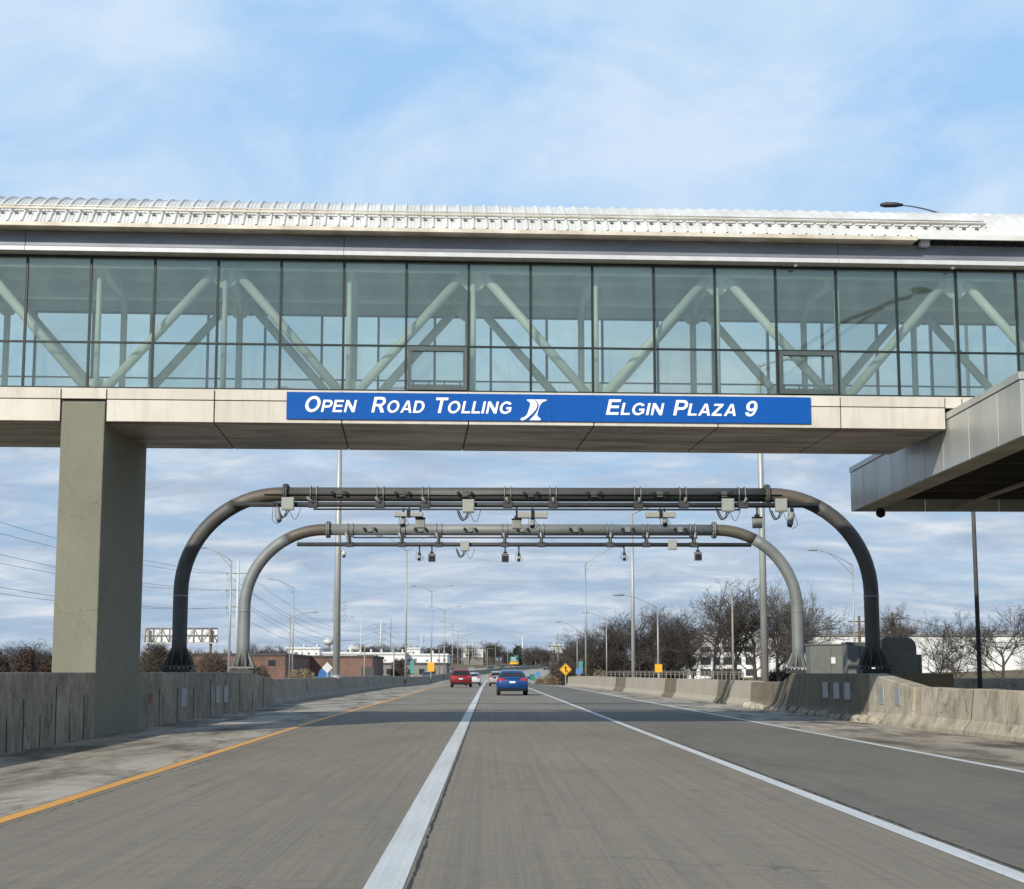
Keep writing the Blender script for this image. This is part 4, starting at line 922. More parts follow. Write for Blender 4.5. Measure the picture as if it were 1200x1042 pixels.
# right side
SL(742.3, 601, 105, [(1.4, .5)], 'thick tall light pole behind the right barrier, its top hidden by the nearer gantry', .27)
SL(686.7, 660, 150, [(3.0, 1.6)], 'tall light pole with truss arm to the right, right of the merge sign', .19)
SL(711, 726, 172, [(-1.9, .8)], 'shorter light pole with arm to the left, before the brown trees', .14)
SL(676.5, 737, 190, [(-1.9, .9)], 'light pole with arm to the left by the teal sign', .14)
SL(654, 741, 300, [], 'distant bare pole left of the merge sign', .2, mat=MAT['pole_tan'])
SL(771.5, 711, 100, [(-2.1, .8)], 'thin light pole rising behind the right yellow sign', .12)
SL(859.5, 690, 92, [], 'thin tan pole without arm in front of the bare trees', .14, mat=MAT['pole_tan'])
SL(896.5, 427, 80, [(1.5, .35)], 'thickest tall light pole at right, passing behind both gantries and the bridge', .38)
SL(1002.5, 661, 118, [(-2.6, 1.1)], 'light pole with truss arm to the left, between the right gantry legs', .16)
SL(1148, 256, 50, [(-1.95, .52)], 'dark light pole behind the canopy, its lamp showing above the bridge roof', .15, mat=MAT['pole_dark'])
SL(612.5, 746, 620, [(3, .3), (-3, .3)], 'far white double-arm pole just right of the green overhead sign', .9, mat=MAT['pole_white'])
SL(628, 756, 560, [], 'far short tan pole right of the green overhead sign', .6, mat=MAT['pole_tan'])
p = P(403, 651, 94.7)
t = thing('dome_camera', 'small white dome camera on a bracket at the left median light pole', 'camera', (solve_px(394, 95) + .22, 94.8, p.z + .15))
MB().tube([(solve_px(394, 95) + .2, 94.9, p.z + .25), (p.x - .05, 94.7, p.z + .3), (p.x, 94.7, p.z + .22)], .03, 6).build('bracket', MAT['galv'], t)
mb = MB(); mb.tube([(p.x, 94.7, p.z + .25), (p.x, 94.7, p.z)], .11, 10); mb.build('housing', MAT['pole_white'], t); MB().ball((p.x, 94.7, p.z - .04), .10).build('dome', MAT['black'], t)
# light behind the camera, mirrored in the bridge glass
def mirror(v):
    n_ = Vector((-.048, 1, 0)).normalized(); p0 = Vector((0, 33.76, 0)); return v - n_ * 2 * (v - p0).dot(n_)
a, b = mirror(P(893, 436, 67)), mirror(P(1070, 346, 67))
t = thing('street_light', 'dark street light with long rising arm, seen mirrored in the right bridge windows', 'street light', (a.x, a.y, 0), 'street lights along the tollway')
MB().tube([(a.x, a.y, 0), (a.x, a.y, a.z)], [.16, .1], 10).build('pole', MAT['steel_dark'], t)
mb = MB(); mb.tube([a, a.lerp(b, .5) + Vector((0, 0, .35)), a.lerp(b, .8) + Vector((0, 0, .25)), b], .07, 6); mb.tube([a - Vector((0, 0, .9)), a.lerp(b, .5) - Vector((0, 0, .12)), a.lerp(b, .8) + Vector((0, 0, .15))], .05, 6); mb.build('arm', MAT['steel_dark'], t)
MB().ball(b + (b - a).normalized() * .4, .5, .2, .14).build('lamp_head', MAT['steel_dark'], t)

# high-voltage poles and their wires
def steel_tower(px, ytop, Y, dia, label, arms, left=True, side=1):
    x = solve_px(px, Y); top = P(px, ytop, Y).z; z0 = zc(Y)
    t = thing('transmission_pole', label, 'power pole', (x, Y, z0), 'white transmission poles left of the tollway')
    MB().tube([(x, Y, z0), (x, Y, top)], [dia / 2, dia * .3], 12).build('pole', MAT['pole_white'], t)
    tips = []
    for yy in arms:
        z = P(px, yy, Y).z
        for s_ in (-1, 1):
            L_ = 2.5 if s_ < 0 else 2.0
            MB().tube([(x, Y, z + .2), (x + s_ * L_ * .6, Y, z + .45), (x + s_ * L_, Y, z + .3)], [.11, .08, .06], 6).build('cross_arm', MAT['galv'], t)
            MB().tube([(x + s_ * L_, Y, z + .3), (x + s_ * (L_ - .5), Y - .4, z - 1.6), (x + s_ * (L_ - 1.0), Y, z + .3)], .05, 6).build('insulator', MAT['wire'], t)
            tips.append(Vector((x + s_ * L_, Y, z + .25)))
    return t, tips
tA, tipsA = steel_tower(276.5, 657.5, 350, .8, 'nearest white steel transmission pole, beside the left gantry legs', (674, 693, 712.5))
tB, tipsB = steel_tower(446, 725, 724, 1.15, 'second white steel transmission pole, above the brick building', (732, 741, 750))
tC, tipsC = steel_tower(493.5, 742, 990, 1.1, 'third white steel transmission pole, left of the yellow sign', (746, 751, 758))
steel_tower(554.3, 751, 1180, 1.2, 'fourth white steel transmission pole, right of the red car', (757, 762))
steel_tower(397.5, 700, 520, .8, 'slim grey transmission pole directly behind the median light pole', (707, 715, 723))
n_w = 0
for tips0, tips1, cnt in ((tipsA, None, 6), (tipsA, tipsB, 6), (tipsB, tipsC, 6)):
    for i in range(6):
        a = tips0[i]
        if tips1 is None: b = Vector((a.x - 3, -20, a.z + 1.5)); sag = 5.5
        else: b = tips1[i]; sag = 7.0 if tips1 is tipsB else 4
        mb = MB(); mb.tube([a.lerp(b, q / 30) - Vector((0, 0, sag * 4 * (q / 30) * (1 - q / 30))) for q in range(31)], .024 if tips1 is None else .038, 4, caps=False)
        w_ = mb.build('power_line', MAT['wire'])
        tag(w_, ('thin power line ' + ('running out to the left from the nearest transmission pole' if tips1 is None else 'sagging between the nearest and second transmission poles' if tips1 is tipsB else 'sagging between the second and third transmission poles')), 'power line',
            ('power lines left of the nearest pole' if tips1 is None else 'power lines right of the nearest pole' if tips1 is tipsB else 'power lines of the far poles'))
def wood_pole(px, ytop, Y, label, h2=.3):
    x = solve_px(px, Y); top = P(px, ytop, Y).z
    t = thing('utility_pole', label, 'power pole', (x, Y, zc(Y)))
    MB().tube([(x, Y, zc(Y)), (x, Y, top)], [.2, .13], 8).build('pole', MAT['wood'], t)
    for dz in (.5, 1.6): MB().box(x - 1.1, x + 1.1, Y - .08, Y + .08, top - dz - .12, top - dz).build('cross_arm', MAT['wood'], t)
wood_pole(1048, 718, 150, 'brown wooden utility pole with cross arms, behind the right cabinets')
wood_pole(1008.5, 722, 165, 'grey wooden utility pole behind the light pole between the right gantry legs')
a = P(1048, 720, 150); b = P(1240, 735, 120)
for dz in (0, .9):
    mb = MB(); mb.tube([a.lerp(b, q / 20) - Vector((0, 0, dz + 3.2 * (q / 20) * (1 - q / 20))) for q in range(21)], .025, 4); tag(mb.build('power_line', MAT['wire']), 'thin power line running right from the brown wooden utility pole', 'power line', 'power lines at right')

# ------------------------------------------------------------------ buildings
def building(name, label, x0, x1, y0, y1, z0, z1, wall, roofmat, wins=(), cap=None, cat='building', doors=()):
    t = thing(name, label, cat, ((x0 + x1) / 2, (y0 + y1) / 2, z0))
    MB().box(x0, x1, y0, y1, z0 - 1, z1).build('wall', wall, t)
    MB().box(x0 - .15, x1 + .15, y0 - .15, y1 + .15, z1 + .003, z1 + .35).build('roof', roofmat, t)
    for (a, b, c, d) in wins:
        w = MB().box(x0 + a, x0 + b, y0 - .03, y0 - .005, z0 + c, z0 + d).build('window', MAT['win_dark'], t)
    for (a, b, c, d) in doors: MB().box(x0 + a, x0 + b, y0 - .04, y0 - .005, z0 + c, z0 + d).build('door', MAT['roof_dark'], t)
    return t
def bx(px, Y): return solve_px(px, Y)
building('brick_warehouse', 'low red brick building behind the left wall, between the gantry legs', bx(222, 230), bx(334, 230), 230, 262, 0, P(0, 765.5, 230).z - .35, MAT['brick'], MAT['roof_dark'],
         wins=[(11.0, 12.0, 2.2, 3.0)], doors=[(8.8, 9.6, 0, 1.9)])
t_ = building('brick_warehouse', 'low red brick building left of the water tower, set back behind the first', bx(335, 262), bx(436, 262), 262.5, 290, 0, P(0, 768, 262).z - .35, MAT['brick'], MAT['roof_dark'],
         wins=[(2.0, 3.2, .8, 3.0)], doors=[(12.0, 14.0, 0, 2.2)])
building('grey_warehouse', 'long dark grey building with white roof band, behind the yellow sign', bx(437, 330), bx(523, 330), 330, 360, zc(330), P(0, 779, 330).z, MAT['grey_wall'], MAT['roof_dark'],
         wins=[(i * 2.2 + .5, i * 2.2 + 1.6, .6, 1.7) for i in range(6)])
def roofrow(px0, px1, y0, y1, Y, label, teeth=6):
    x0, x1 = bx(px0, Y), bx(px1, Y); z0, z1 = P(0, y1, Y).z, P(0, y0, Y).z
    t = thing('white_factory', label, 'building', ((x0 + x1) / 2, Y, zc(Y)))
    MB().box(x0, x1, Y, Y + 30, zc(Y) - 1, z1).build('wall', MAT['white_wall'], t)
    MB().box(x0 - .3, x1 + .3, Y - .3, Y + 30, z1 + .003, z1 + .3).build('roof', MAT['white_wall'], t)
    w = (x1 - x0) / teeth
    rq = random.Random(int(px0))
    MB().box(x0, x1, Y - .25, Y - .02, z1 - (z1 - z0) * .12, z1 - .02).build('parapet', MAT['alu'], t)
    MB().box(x0, x1, Y - .12, Y - .02, zc(Y) - 1, z0 - .1).build('lower_wall', MAT['grey_wall'], t)
    for i in range(teeth):
        if rq.random() < .3: continue
        a_ = rq.uniform(.1, .35); MB().box(x0 + i * w + w * a_, x0 + i * w + w * (a_ + rq.uniform(.2, .55)), Y - .06, Y - .01, z0 + (z1 - z0) * .1, z0 + (z1 - z0) * rq.uniform(.3, .55)).build('window', MAT['grey_wall'], t)
        if i % 2 == 0: MB().box(x0 + i * w + w * .3, x0 + i * w + w * .55, Y + 3, Y + 6, z1 + .31, z1 + 1.1).build('roof_unit', MAT['alu'], t)
roofrow(335, 374, 760, 768, 420, 'white factory roofline above the left brick building', 5)
roofrow(378, 420, 765.5, 774, 400, 'white factory building just right of the water tower', 6)
roofrow(418, 474, 766, 776, 390, 'long white factory building behind the white transmission pole', 9)
roofrow(476, 524, 767.5, 776, 400, 'white-walled building behind the yellow sign pole', 7)
roofrow(476, 492, 760, 767, 520, 'small white block above the building left of the yellow sign', 3)
roofrow(543, 566, 762, 770, 640, 'white building above the road right of the red car', 4)
roofrow(408, 432, 757.5, 762, 900, 'far white shed on the horizon beside the thin light pole', 3)
roofrow(646, 662, 756, 766, 560, 'pale building between the far trees above the road bend', 2)
# white office block at right
t = thing('office_building', 'white three-storey office block with dark windows behind the bare trees', 'building', (bx(850, 250), 250, 0))
Yb = 250; x0, x1 = bx(808, Yb), bx(902, Yb); zt = P(0, 742, Yb).z
MB().box(x0, x1, Yb, Yb + 22, -1, zt).build('wall', MAT['white_wall'], t)
MB().box(x0 - .2, x1 + .2, Yb - .2, Yb + 22, zt + .003, zt + .3).build('roof', MAT['white_wall'], t)
for row, (ya, yb_) in enumerate(((758, 764), (770, 779), (784, 792))):
    for (pa, pb) in ((811, 816), (821, 833), (837, 844), (848, 858), (862, 869), (874, 884), (890, 897)):
        MB().box(bx(pa, Yb), bx(pb, Yb), Yb - .05, Yb - .005, P(0, yb_, Yb).z, P(0, ya, Yb).z).build('window', MAT['win_dark'], t)
t = thing('long_warehouse', 'long low white warehouse running behind the cabinets and trees at right', 'building', (bx(1050, 240), 240, 0))
x0, x1 = bx(903, 240), bx(1290, 240); zt = P(0, 745.5, 240).z
MB().box(x0, x1, 240, 280, -1, zt).build('wall', MAT['white_wall'], t)
MB().box(x0 - .2, x1, 239.8, 280, zt + .003, zt + .35).build('roof', MAT['grey_wall'], t)
for pa in (915, 922, 941, 1126, 1142): MB().box(bx(pa, 240), bx(pa + 4, 240), 239.95, 239.995, P(0, 760, 240).z, P(0, 756, 240).z).build('window', MAT['win_dark'], t)
# water tower
Y = 1500; x = bx(384.3, Y); zb = P(0, 752, Y).z; rr = 6.2 * Y / F
t = thing('water_tower', 'white bulb-shaped water tower on the left horizon', 'water tower', (x, Y, 0))
MB().ball((x, Y, zb), rr, rr, rr * .72, 20, 12).build('tank', MAT['pole_white'], t)
MB().tube([(x, Y, 0), (x, Y, zb - rr * .6), (x, Y, zb - rr * .4)], [2.2, 1.9, 3.2], 14).build('stem', MAT['pole_white'], t)
# billboard seen from behind
Y = 250; x0, x1 = bx(168, Y), bx(253.5, Y); z0, z1 = P(0, 753, Y).z, P(0, 736, Y).z
t = thing('billboard', 'large billboard on wooden posts seen from its lattice back, left of the nearer gantry leg', 'billboard', ((x0 + x1) / 2, Y, 0))
MB().box(x0, x1, Y + .5, Y + .6, z0, z1).build('board', MAT['white_wall'], t)
mb = MB(); n_ = 9
for i in range(n_ + 1):
    xx = x0 + (x1 - x0) * i / n_; mb.tube([(xx, Y + .3, z0), (xx, Y + .3, z1)], .07, 5)
    if i < n_:
        x2 = x0 + (x1 - x0) * (i + 1) / n_; mb.tube([(xx, Y + .25, z0 if i % 2 else z1), (x2, Y + .25, z1 if i % 2 else z0)], .06, 5)
for z in (z0, (z0 + z1) / 2, z1): mb.tube([(x0, Y + .3, z), (x1, Y + .3, z)], .08, 5)
mb.build('lattice', MAT['galv'], t); MB().box(x0, x1, Y - .5, Y + .2, z0 - .15, z0 - .02).build('catwalk', MAT['alu'], t)
for px in (172.5, 210, 246): MB().tube([(bx(px, Y), Y + .1, 0), (bx(px, Y), Y + .1, z1 - .2)], .2, 8).build('post', MAT['pole_tan'] if px < 180 else MAT['wood'], t)

# ------------------------------------------------------------------ road signs
def sign_plate(name, label, px0, px1, y0, y1, Y, mat, pmat=None, posts=1, zbase=None, extra=None, back=False):
    a, b = P(px0, y1, Y), P(px1, y0, Y); c = (a + b) / 2; z0 = zc(Y) if zbase is None else zbase
    t = thing(name, label, 'sign', (c.x, Y, z0))
    MB().box(a.x, b.x, Y - .04, Y, a.z, b.z).build('panel', mat, t, .01)
    for i in range(posts):
        xx = c.x if posts == 1 else (a.x + (b.x - a.x) * (.2 + .6 * i))
        MB().box(xx - .05, xx + .05, Y + .002, Y + .1, z0, b.z - .1).build('post', pmat or MAT['galv'], t)
    return t, a, b
def diamond(name, label, px, py, rpx, Y, mat, symbol):
    c = P(px, py, Y); r = rpx * Y / F; t = thing(name, label, 'sign', (c.x, Y, zc(Y)))
    sq = [(0, -r), (r, 0), (0, r), (-r, 0)]; f = lambda a, b, t_: (c.x + a, t_, c.z + b)
    MB().extr(sq, f, Y - .03, Y).build('panel', mat, t)
    MB().box(c.x - .05, c.x + .05, Y + .003, Y + .1, zc(Y), c.z + r * .7).build('post', MAT['galv'], t)
    if symbol:
        mb = MB()
        o, i_ = r * .93, r * .87
        for (ax, ay), (bx_, by_) in zip([(0, -1), (1, 0), (0, 1), (-1, 0)], [(1, 0), (0, 1), (-1, 0), (0, -1)]):
            mb.extr([(ax * o, ay * o), (bx_ * o, by_ * o), (bx_ * i_, by_ * i_), (ax * i_, ay * i_)], f, Y - .038, Y - .0305)
        mb.build('border', MAT['sign_black'], t)
        mb = MB()
        mb.extr([(-.07 * r, -.5 * r), (.07 * r, -.5 * r), (.07 * r, .22 * r), (-.07 * r, .22 * r)], f, Y - .042, Y - .031)
        mb.extr([(-.24 * r, .2 * r), (.24 * r, .2 * r), (0, .58 * r)], f, Y - .0425, Y - .0315)
        mb.extr([(.28 * r, -.42 * r), (.40 * r, -.34 * r), (.06 * r, .06 * r), (.0 * r, -.06 * r)], f, Y - .043, Y - .032)
        mb.build('merge_symbol', MAT['sign_black'], t)
diamond('merge_sign', 'yellow diamond warning sign with a black merge arrow at the end of the right barrier', 662.8, 784.6, 7.3, 168, MAT['sign_yellow'], True)
diamond('warning_sign', 'blank silver back of a diamond sign behind the median barrier at left', 383.5, 782.5, 6.3, 119, MAT['alu'], False)
sign_plate('milepost_sign', 'narrow teal vertical sign behind the median barrier, left of the yellow sign', 480.7, 485, 774.5, 789, 205, MAT['sign_teal'])
sign_plate('caution_sign', 'square yellow sign on the median light pole, left of the red car', 501, 509, 776.3, 787, 244.7, MAT['sign_yellow'], zbase=zc(245))
sign_plate('caution_sign', 'square yellow sign above the right barrier on a thin pole', 767.5, 776, 778.5, 788, 99.7, MAT['sign_yellow'], zbase=0)
t, a, b = sign_plate('milepost_sign', 'blue-green vertical sign behind the merge sign at right', 678, 683, 775, 789, 185, MAT['sign_teal'])
sign_plate('milepost_sign', 'small pale sign at the foot of the blue-green sign at right', 675, 681.5, 783.5, 790, 184, MAT['sign_lightblue'])
sign_plate('exit_sign', 'low green sign low down to the right of the blue car', 620.5, 627, 790, 797.5, 215, MAT['sign_green'])
sign_plate('information_sign', 'low blue sign among the weeds right of the blue car', 628, 633, 787, 793, 235, MAT['sign_lightblue'])
Y = 520; t, a, b = sign_plate('overhead_sign', 'green highway guide sign with yellow bottom strip above the blue car', 597.5, 607.5, 769.5, 778.5, Y, MAT['sign_green'], MAT['steel_dark'], 2)
MB().box(a.x, b.x, Y - .06, Y - .042, a.z, a.z + (b.z - a.z) * .32).build('exit_strip', MAT['sign_yellow'], t)
for q in (.48, .66, .82): MB().box(a.x + .4, b.x - .4, Y - .055, Y - .042, a.z + (b.z - a.z) * q, a.z + (b.z - a.z) * (q + .06)).build('legend_line', MAT['plate_white'], t)
sign_plate('overhead_sign', 'second green guide sign beside the one with the yellow strip', 602.5, 607.6, 768.2, 770.5, 519, MAT['sign_green'], MAT['steel_dark'])

# ------------------------------------------------------------------ vehicles (rear towards the camera, local: x right, y forward, z up)
def car(name, label, cat, loc, paint_mat, suv=False, heading=0, L=4.6, W=1.8, H=1.45, group=None, lights=True):
    t = bpy.data.objects.new(name, None); COL.objects.link(t); t.location = loc; t.rotation_euler = (0, 0, heading); t['_base'] = (0., 0., 0.); tag(t, label, cat, group)
    h = W / 2; zb = .24
    # stations from rear to front: y, z bottom, z shoulder, half width
    st = [(0.0, .42, .80, .80), (.06, .33, .98, .93), (.25, .28, 1.02, .99), (.9, .24, .98, 1.0), (2.3, .22, .93, 1.0), (3.3, .24, .90, 1.0), (4.1, .27, .78, .96), (4.45, .32, .66, .88), (4.6, .42, .56, .74)]
    if suv: st = [(y, a, b + (.06 if y < 3.5 else .08), w) for y, a, b, w in st]
    rings = []
    for y, a, b, w in st:
        y = y * L / 4.6; w *= h
        rings.append([(w * .90, y, a), (w, y, a + .12), (w * 1.0, y, a + (b - a) * .55), (w * .97, y, b - .10), (w * .88, y, b - .015), (0, y, b + .02), (-w * .88, y, b - .015), (-w * .97, y, b - .10), (-w, y, a + (b - a) * .55), (-w, y, a + .12), (-w * .90, y, a)])
    mb = MB(); mb.loft(rings, smooth=True); o = mb.build('body', paint_mat, t)
    # cabin
    zr = H - .015
    if suv: cab = [(.16, .98), (.48, H - .16), (.75, H - .03), (1.9, H), (2.7, H - .06), (3.55, .98)]
    else: cab = [(.42, .97), (1.0, H - .16), (1.30, H - .04), (2.1, H), (2.7, H - .05), (3.5, .93)]
    rings = []
    for y, z in cab:
        q = (z - .93) / (H - .93); w = h * (.90 - .20 * q)
        zb2 = .90; rings.append([(h * .90, y * L / 4.6, zb2), (w, y * L / 4.6, max(z - .05, zb2 + .01)), (w * .86, y * L / 4.6, z), (0, y * L / 4.6, z + .015), (-w * .86, y * L / 4.6, z), (-w, y * L / 4.6, max(z - .05, zb2 + .01)), (-h * .90, y * L / 4.6, zb2)])
    mb = MB(); mb.loft(rings, smooth=False); mb.build('cabin', paint_mat, t)
    k = L / 4.6
    (ya, za), (yb_, zb_) = cab[0], cab[1]
    f = lambda q: (ya + (yb_ - ya) * q, za + (zb_ - za) * q)
    mb = MB(); y0_, z0_ = f(.16); y1_, z1_ = f(.97 if not suv else .95)
    w0, w1 = h * .80, h * .66
    nrm = Vector((0, -(zb_ - za), (yb_ - ya))).normalized() * .032
    pts = [Vector((-w0, y0_ * k, z0_)), Vector((w0, y0_ * k, z0_)), Vector((w1, y1_ * k, z1_)), Vector((-w1, y1_ * k, z1_))]
    mb.add([p_ + nrm for p_ in pts] + [p_ - nrm * 2 for p_ in pts], [(0, 1, 2, 3), (7, 6, 5, 4), (0, 4, 5, 1), (1, 5, 6, 2), (2, 6, 7, 3), (3, 7, 4, 0)]); mb.build('rear_window', MAT['car_glass'], t)
    for s_ in (-1, 1):
        mb = MB(); gx = h * .86
        pp = [(s_ * h * .905, 1.05 * k, 1.0), (s_ * h * .905, 3.1 * k, .98), (s_ * h * .73, 2.6 * k, H - .10), (s_ * h * .73, 1.35 * k, H - .11)]
        mb.add([Vector(q) for q in pp] + [Vector(q) - Vector((s_ * .03, 0, 0)) for q in pp], [(0, 1, 2, 3), (7, 6, 5, 4), (0, 4, 5, 1), (1, 5, 6, 2), (2, 6, 7, 3), (3, 7, 4, 0)]); mb.build('side_window', MAT['car_glass'], t)
        # tail light wraps the corner
        mb = MB(); zt0, zt1 = (.82, .97) if not suv else (.86, 1.03)
        mb.add([(s_ * h * .50, -.012, zt0 + .02), (s_ * h * .84, .0, zt0), (s_ * h * .985, .16, zt0 + .03), (s_ * h * .955, .18, zt1 + .0), (s_ * h * .80, .03, zt1), (s_ * h * .50, .02, zt1 - .03),
                (s_ * h * .50, .2, zt0 + .02), (s_ * h * .84, .22, zt0), (s_ * h * .9, .3, zt0 + .03), (s_ * h * .9, .3, zt1), (s_ * h * .80, .25, zt1), (s_ * h * .50, .22, zt1 - .03)],
               [(0, 1, 4, 5), (1, 2, 3, 4), (6, 7, 10, 11), (7, 8, 9, 10), (5, 4, 10, 11), (4, 3, 9, 10), (0, 1, 7, 6), (1, 2, 8, 7), (0, 5, 11, 6), (2, 3, 9, 8)]); mb.build('tail_light', MAT['tail'], t)
        mb = MB(); mb.ball((s_ * (h + .09), 3.05 * k, 1.0), .11, .07, .07); mb.build('mirror', paint_mat, t)
        for yy in (.85 * k, 3.6 * k):
            ww = .22; xx = s_ * (h - .13)
            w_ = MB().tube([(xx - ww / 2, yy, .33), (xx - ww / 2 + .03, yy, .33), (xx + ww / 2 - .03, yy, .33), (xx + ww / 2, yy, .33)], [.29, .33, .33, .29], 18).build('wheel', MAT['tyre'], t)
            MB().tube([(xx + s_ * .112, yy, .33), (xx + s_ * .122, yy, .33)], .2, 14).build('rim', MAT['rim'], w_)
    MB().box(-h * .86, h * .86, -.015, .3, .25, .40).build('bumper', MAT['bumper'], t, .03)
    MB().box(-.17, .17, -.035, -.0, .70, .80).build('licence_plate', MAT['plate_white'], t)
    return t
blue = carpaint('blue_paint', (.002, .050, .20)); red = carpaint('red_paint', (.20, .012, .016)); silver = carpaint('silver_paint', (.36, .36, .34)); white = carpaint('white_paint', (.62, .63, .64)); dark = carpaint('dark_paint', (.03, .032, .036))
car('sedan', 'blue sedan seen from behind in the middle lane, the nearest car', 'car', (1.38, 93, 0), blue, W=1.82, H=1.43)
car('suv', 'dark red suv seen from behind in the left lane', 'car', (-2.42, 146, zc(146)), red, True, W=1.93, H=1.60)
car('sedan', 'white car mostly hidden in front of the dark red suv', 'car', (-1.72, 182, zc(182)), white, W=1.82, H=1.45)
car('hatchback', 'silver car half hidden in front of the blue sedan', 'car', (1.0, 168, zc(168)), silver, True, W=1.85, H=1.55)
opp = [(553, 400, silver, 'silver car far off on the opposite carriageway, above the red suv'), (575.5, 455, dark, 'dark car far off opposite, left of the blue sedan\'s roof'), (588.5, 480, dark, 'dark car far off opposite, above the blue sedan\'s left side'), (615, 520, dark, 'dark car far off opposite, above the blue sedan\'s right side')]
for px, Y, m_, lab in opp:
    x = bx(px, Y); car('distant_car', lab, 'car', (x, Y + 4.5, zc(Y) + .01), m_, True, math.pi, group='cars far off on the opposite carriageway', W=1.85, H=1.5)
x = bx(641, 475); car('distant_car', 'dark car far ahead at the bend right of the blue sedan', 'car', (x, 475, zc(475) + .01), dark, True, 0, W=1.85, H=1.5)
for px, Y, lab in ((501, 292, 'dark car behind the median barrier below the yellow sign'), (513, 360, 'dark car behind the median barrier right of the yellow sign')):
    car('distant_car', lab, 'car', (bx(px, Y), Y, zc(Y) + .01), dark, True, math.pi, group='dark cars behind the median barrier', W=1.85, H=1.45)
car('pickup', 'blue vehicle roof just showing over the median barrier under the blank diamond sign', 'car', (bx(383, 212), 212, zc(212) + .01), carpaint('mid_blue_paint', (.06, .16, .36)), True, math.pi, W=1.9, H=1.95)

# ------------------------------------------------------------------ trees
def tree_mesh(seed, height, spread, levels=5, kids=(7, 6, 6, 5, 4), lean=.0, trunk_r=.2, low=.15, up=.35):
    rnd = random.Random(seed); tr = MB(); cr = MB()
    def seg(mb, p0, p1, r0, r1, n):
        d = (p1 - p0).normalized(); u = d.orthogonal().normalized(); w = d.cross(u); o = len(mb.v)
        for p_, r_ in ((p0, r0), (p1, r1)):
            for k in range(n): a = 2 * math.pi * k / n; mb.v.append(p_ + (u * math.cos(a) + w * math.sin(a)) * r_)
        for k in range(n): mb.f.append([o + k, o + (k + 1) % n, o + n + (k + 1) % n, o + n + k]); mb.sm.append(True)
    def grow(p, d, L, r, lev):
        n_ = max(2, 5 - lev); pts = [p]; cur = p.copy(); dd = d.copy(); mb = tr if lev == 0 else cr
        wob = .18 + .09 * lev
        for i in range(n_):
            dd = (dd + Vector((rnd.uniform(-wob, wob), rnd.uniform(-wob, wob), rnd.uniform(-wob, wob) * .6 + (.05 if lev else 0)))).normalized()
            nx_ = cur + dd * (L / n_); r0 = max(.013, r * (1 - .6 * i / n_)); r1 = max(.011, r * (1 - .6 * (i + 1) / n_))
            seg(mb, cur, nx_, r0, r1, 6 if lev == 0 else (5 if lev == 1 else 3)); cur = nx_; pts.append(cur)
        if lev >= levels: return
        for q in range(kids[lev]):
            f_ = (low if lev == 0 else .2) + (1 - (low if lev == 0 else .2)) * (q + rnd.random()) / kids[lev]; f_ = min(f_, .999)
            i = int(f_ * n_); pp = pts[i].lerp(pts[i + 1], f_ * n_ - i)
            az = rnd.uniform(0, 2 * math.pi); ax = dd.orthogonal().normalized(); ax.rotate(Matrix.Rotation(az, 3, dd))
            ang = rnd.uniform(.5, 1.05) * (1.05 if lev == 0 else .9)
            nd = dd * math.cos(ang) + ax * math.sin(ang); nd.z += up * (.4 if lev < 2 else .15); nd = Vector((nd.x * spread, nd.y * spread, nd.z)).normalized()
            grow(pp, nd, L * rnd.uniform(.52, .78) * (1.0 if lev else .95), r * rnd.uniform(.42, .6) * (1 if lev else .9), lev + 1)
    grow(Vector((0, 0, -.1)), Vector((lean, 0, 1)).normalized(), height * .52, trunk_r, 0)
    return tr, cr
PROTO = {}
def tree(kind, label, x, Y, h, rot=0, group='bare trees beyond the right barrier', z=None, sx=1.0):
    seedspec = {'a': (11, 1.1, 0.05, (6, 5, 5, 4, 3), .38, .75), 'b': (23, 1.2, .14, (6, 5, 5, 4, 3), .32, .7), 'c': (37, 1.0, -.1, (7, 6, 6, 4, 4), .2, .4), 'd': (52, 1.4, .25, (6, 4, 5, 4, 3), .25, .5), 'e': (64, .9, 0.0, (8, 6, 5, 5, 3), .15, .5)}[kind]
    if kind not in PROTO:
        tr, cr = tree_mesh(seedspec[0], 10, seedspec[1], lean=seedspec[2], kids=seedspec[3], low=seedspec[4], up=seedspec[5])
        zmax = max(p_.z for p_ in cr.v); s_ = 10 / zmax
        tr.v = [p_ * s_ for p_ in tr.v]; cr.v = [p_ * s_ for p_ in cr.v]
        t = thing('bare_tree', label, 'tree', (0, 0, 0), group); tr.build('trunk', MAT['bark'], t, recalc=False); cr.build('crown', MAT['twig'], t, recalc=False)
        PROTO[kind] = t; first = True
    else: first = False
    loc = (x, Y, zc(Y) - .05 if z is None else z); s_ = h / 10
    if first: t = PROTO[kind]; t.location = loc; t.rotation_euler = (0, 0, rot); t.scale = (s_ * sx, s_ * sx, s_)
    else: t = dup(PROTO[kind], loc, rot, (s_ * sx, s_ * sx, s_), label, group)
    return t
def htop(py, Y): return P(600, py, Y).z - zc(Y)
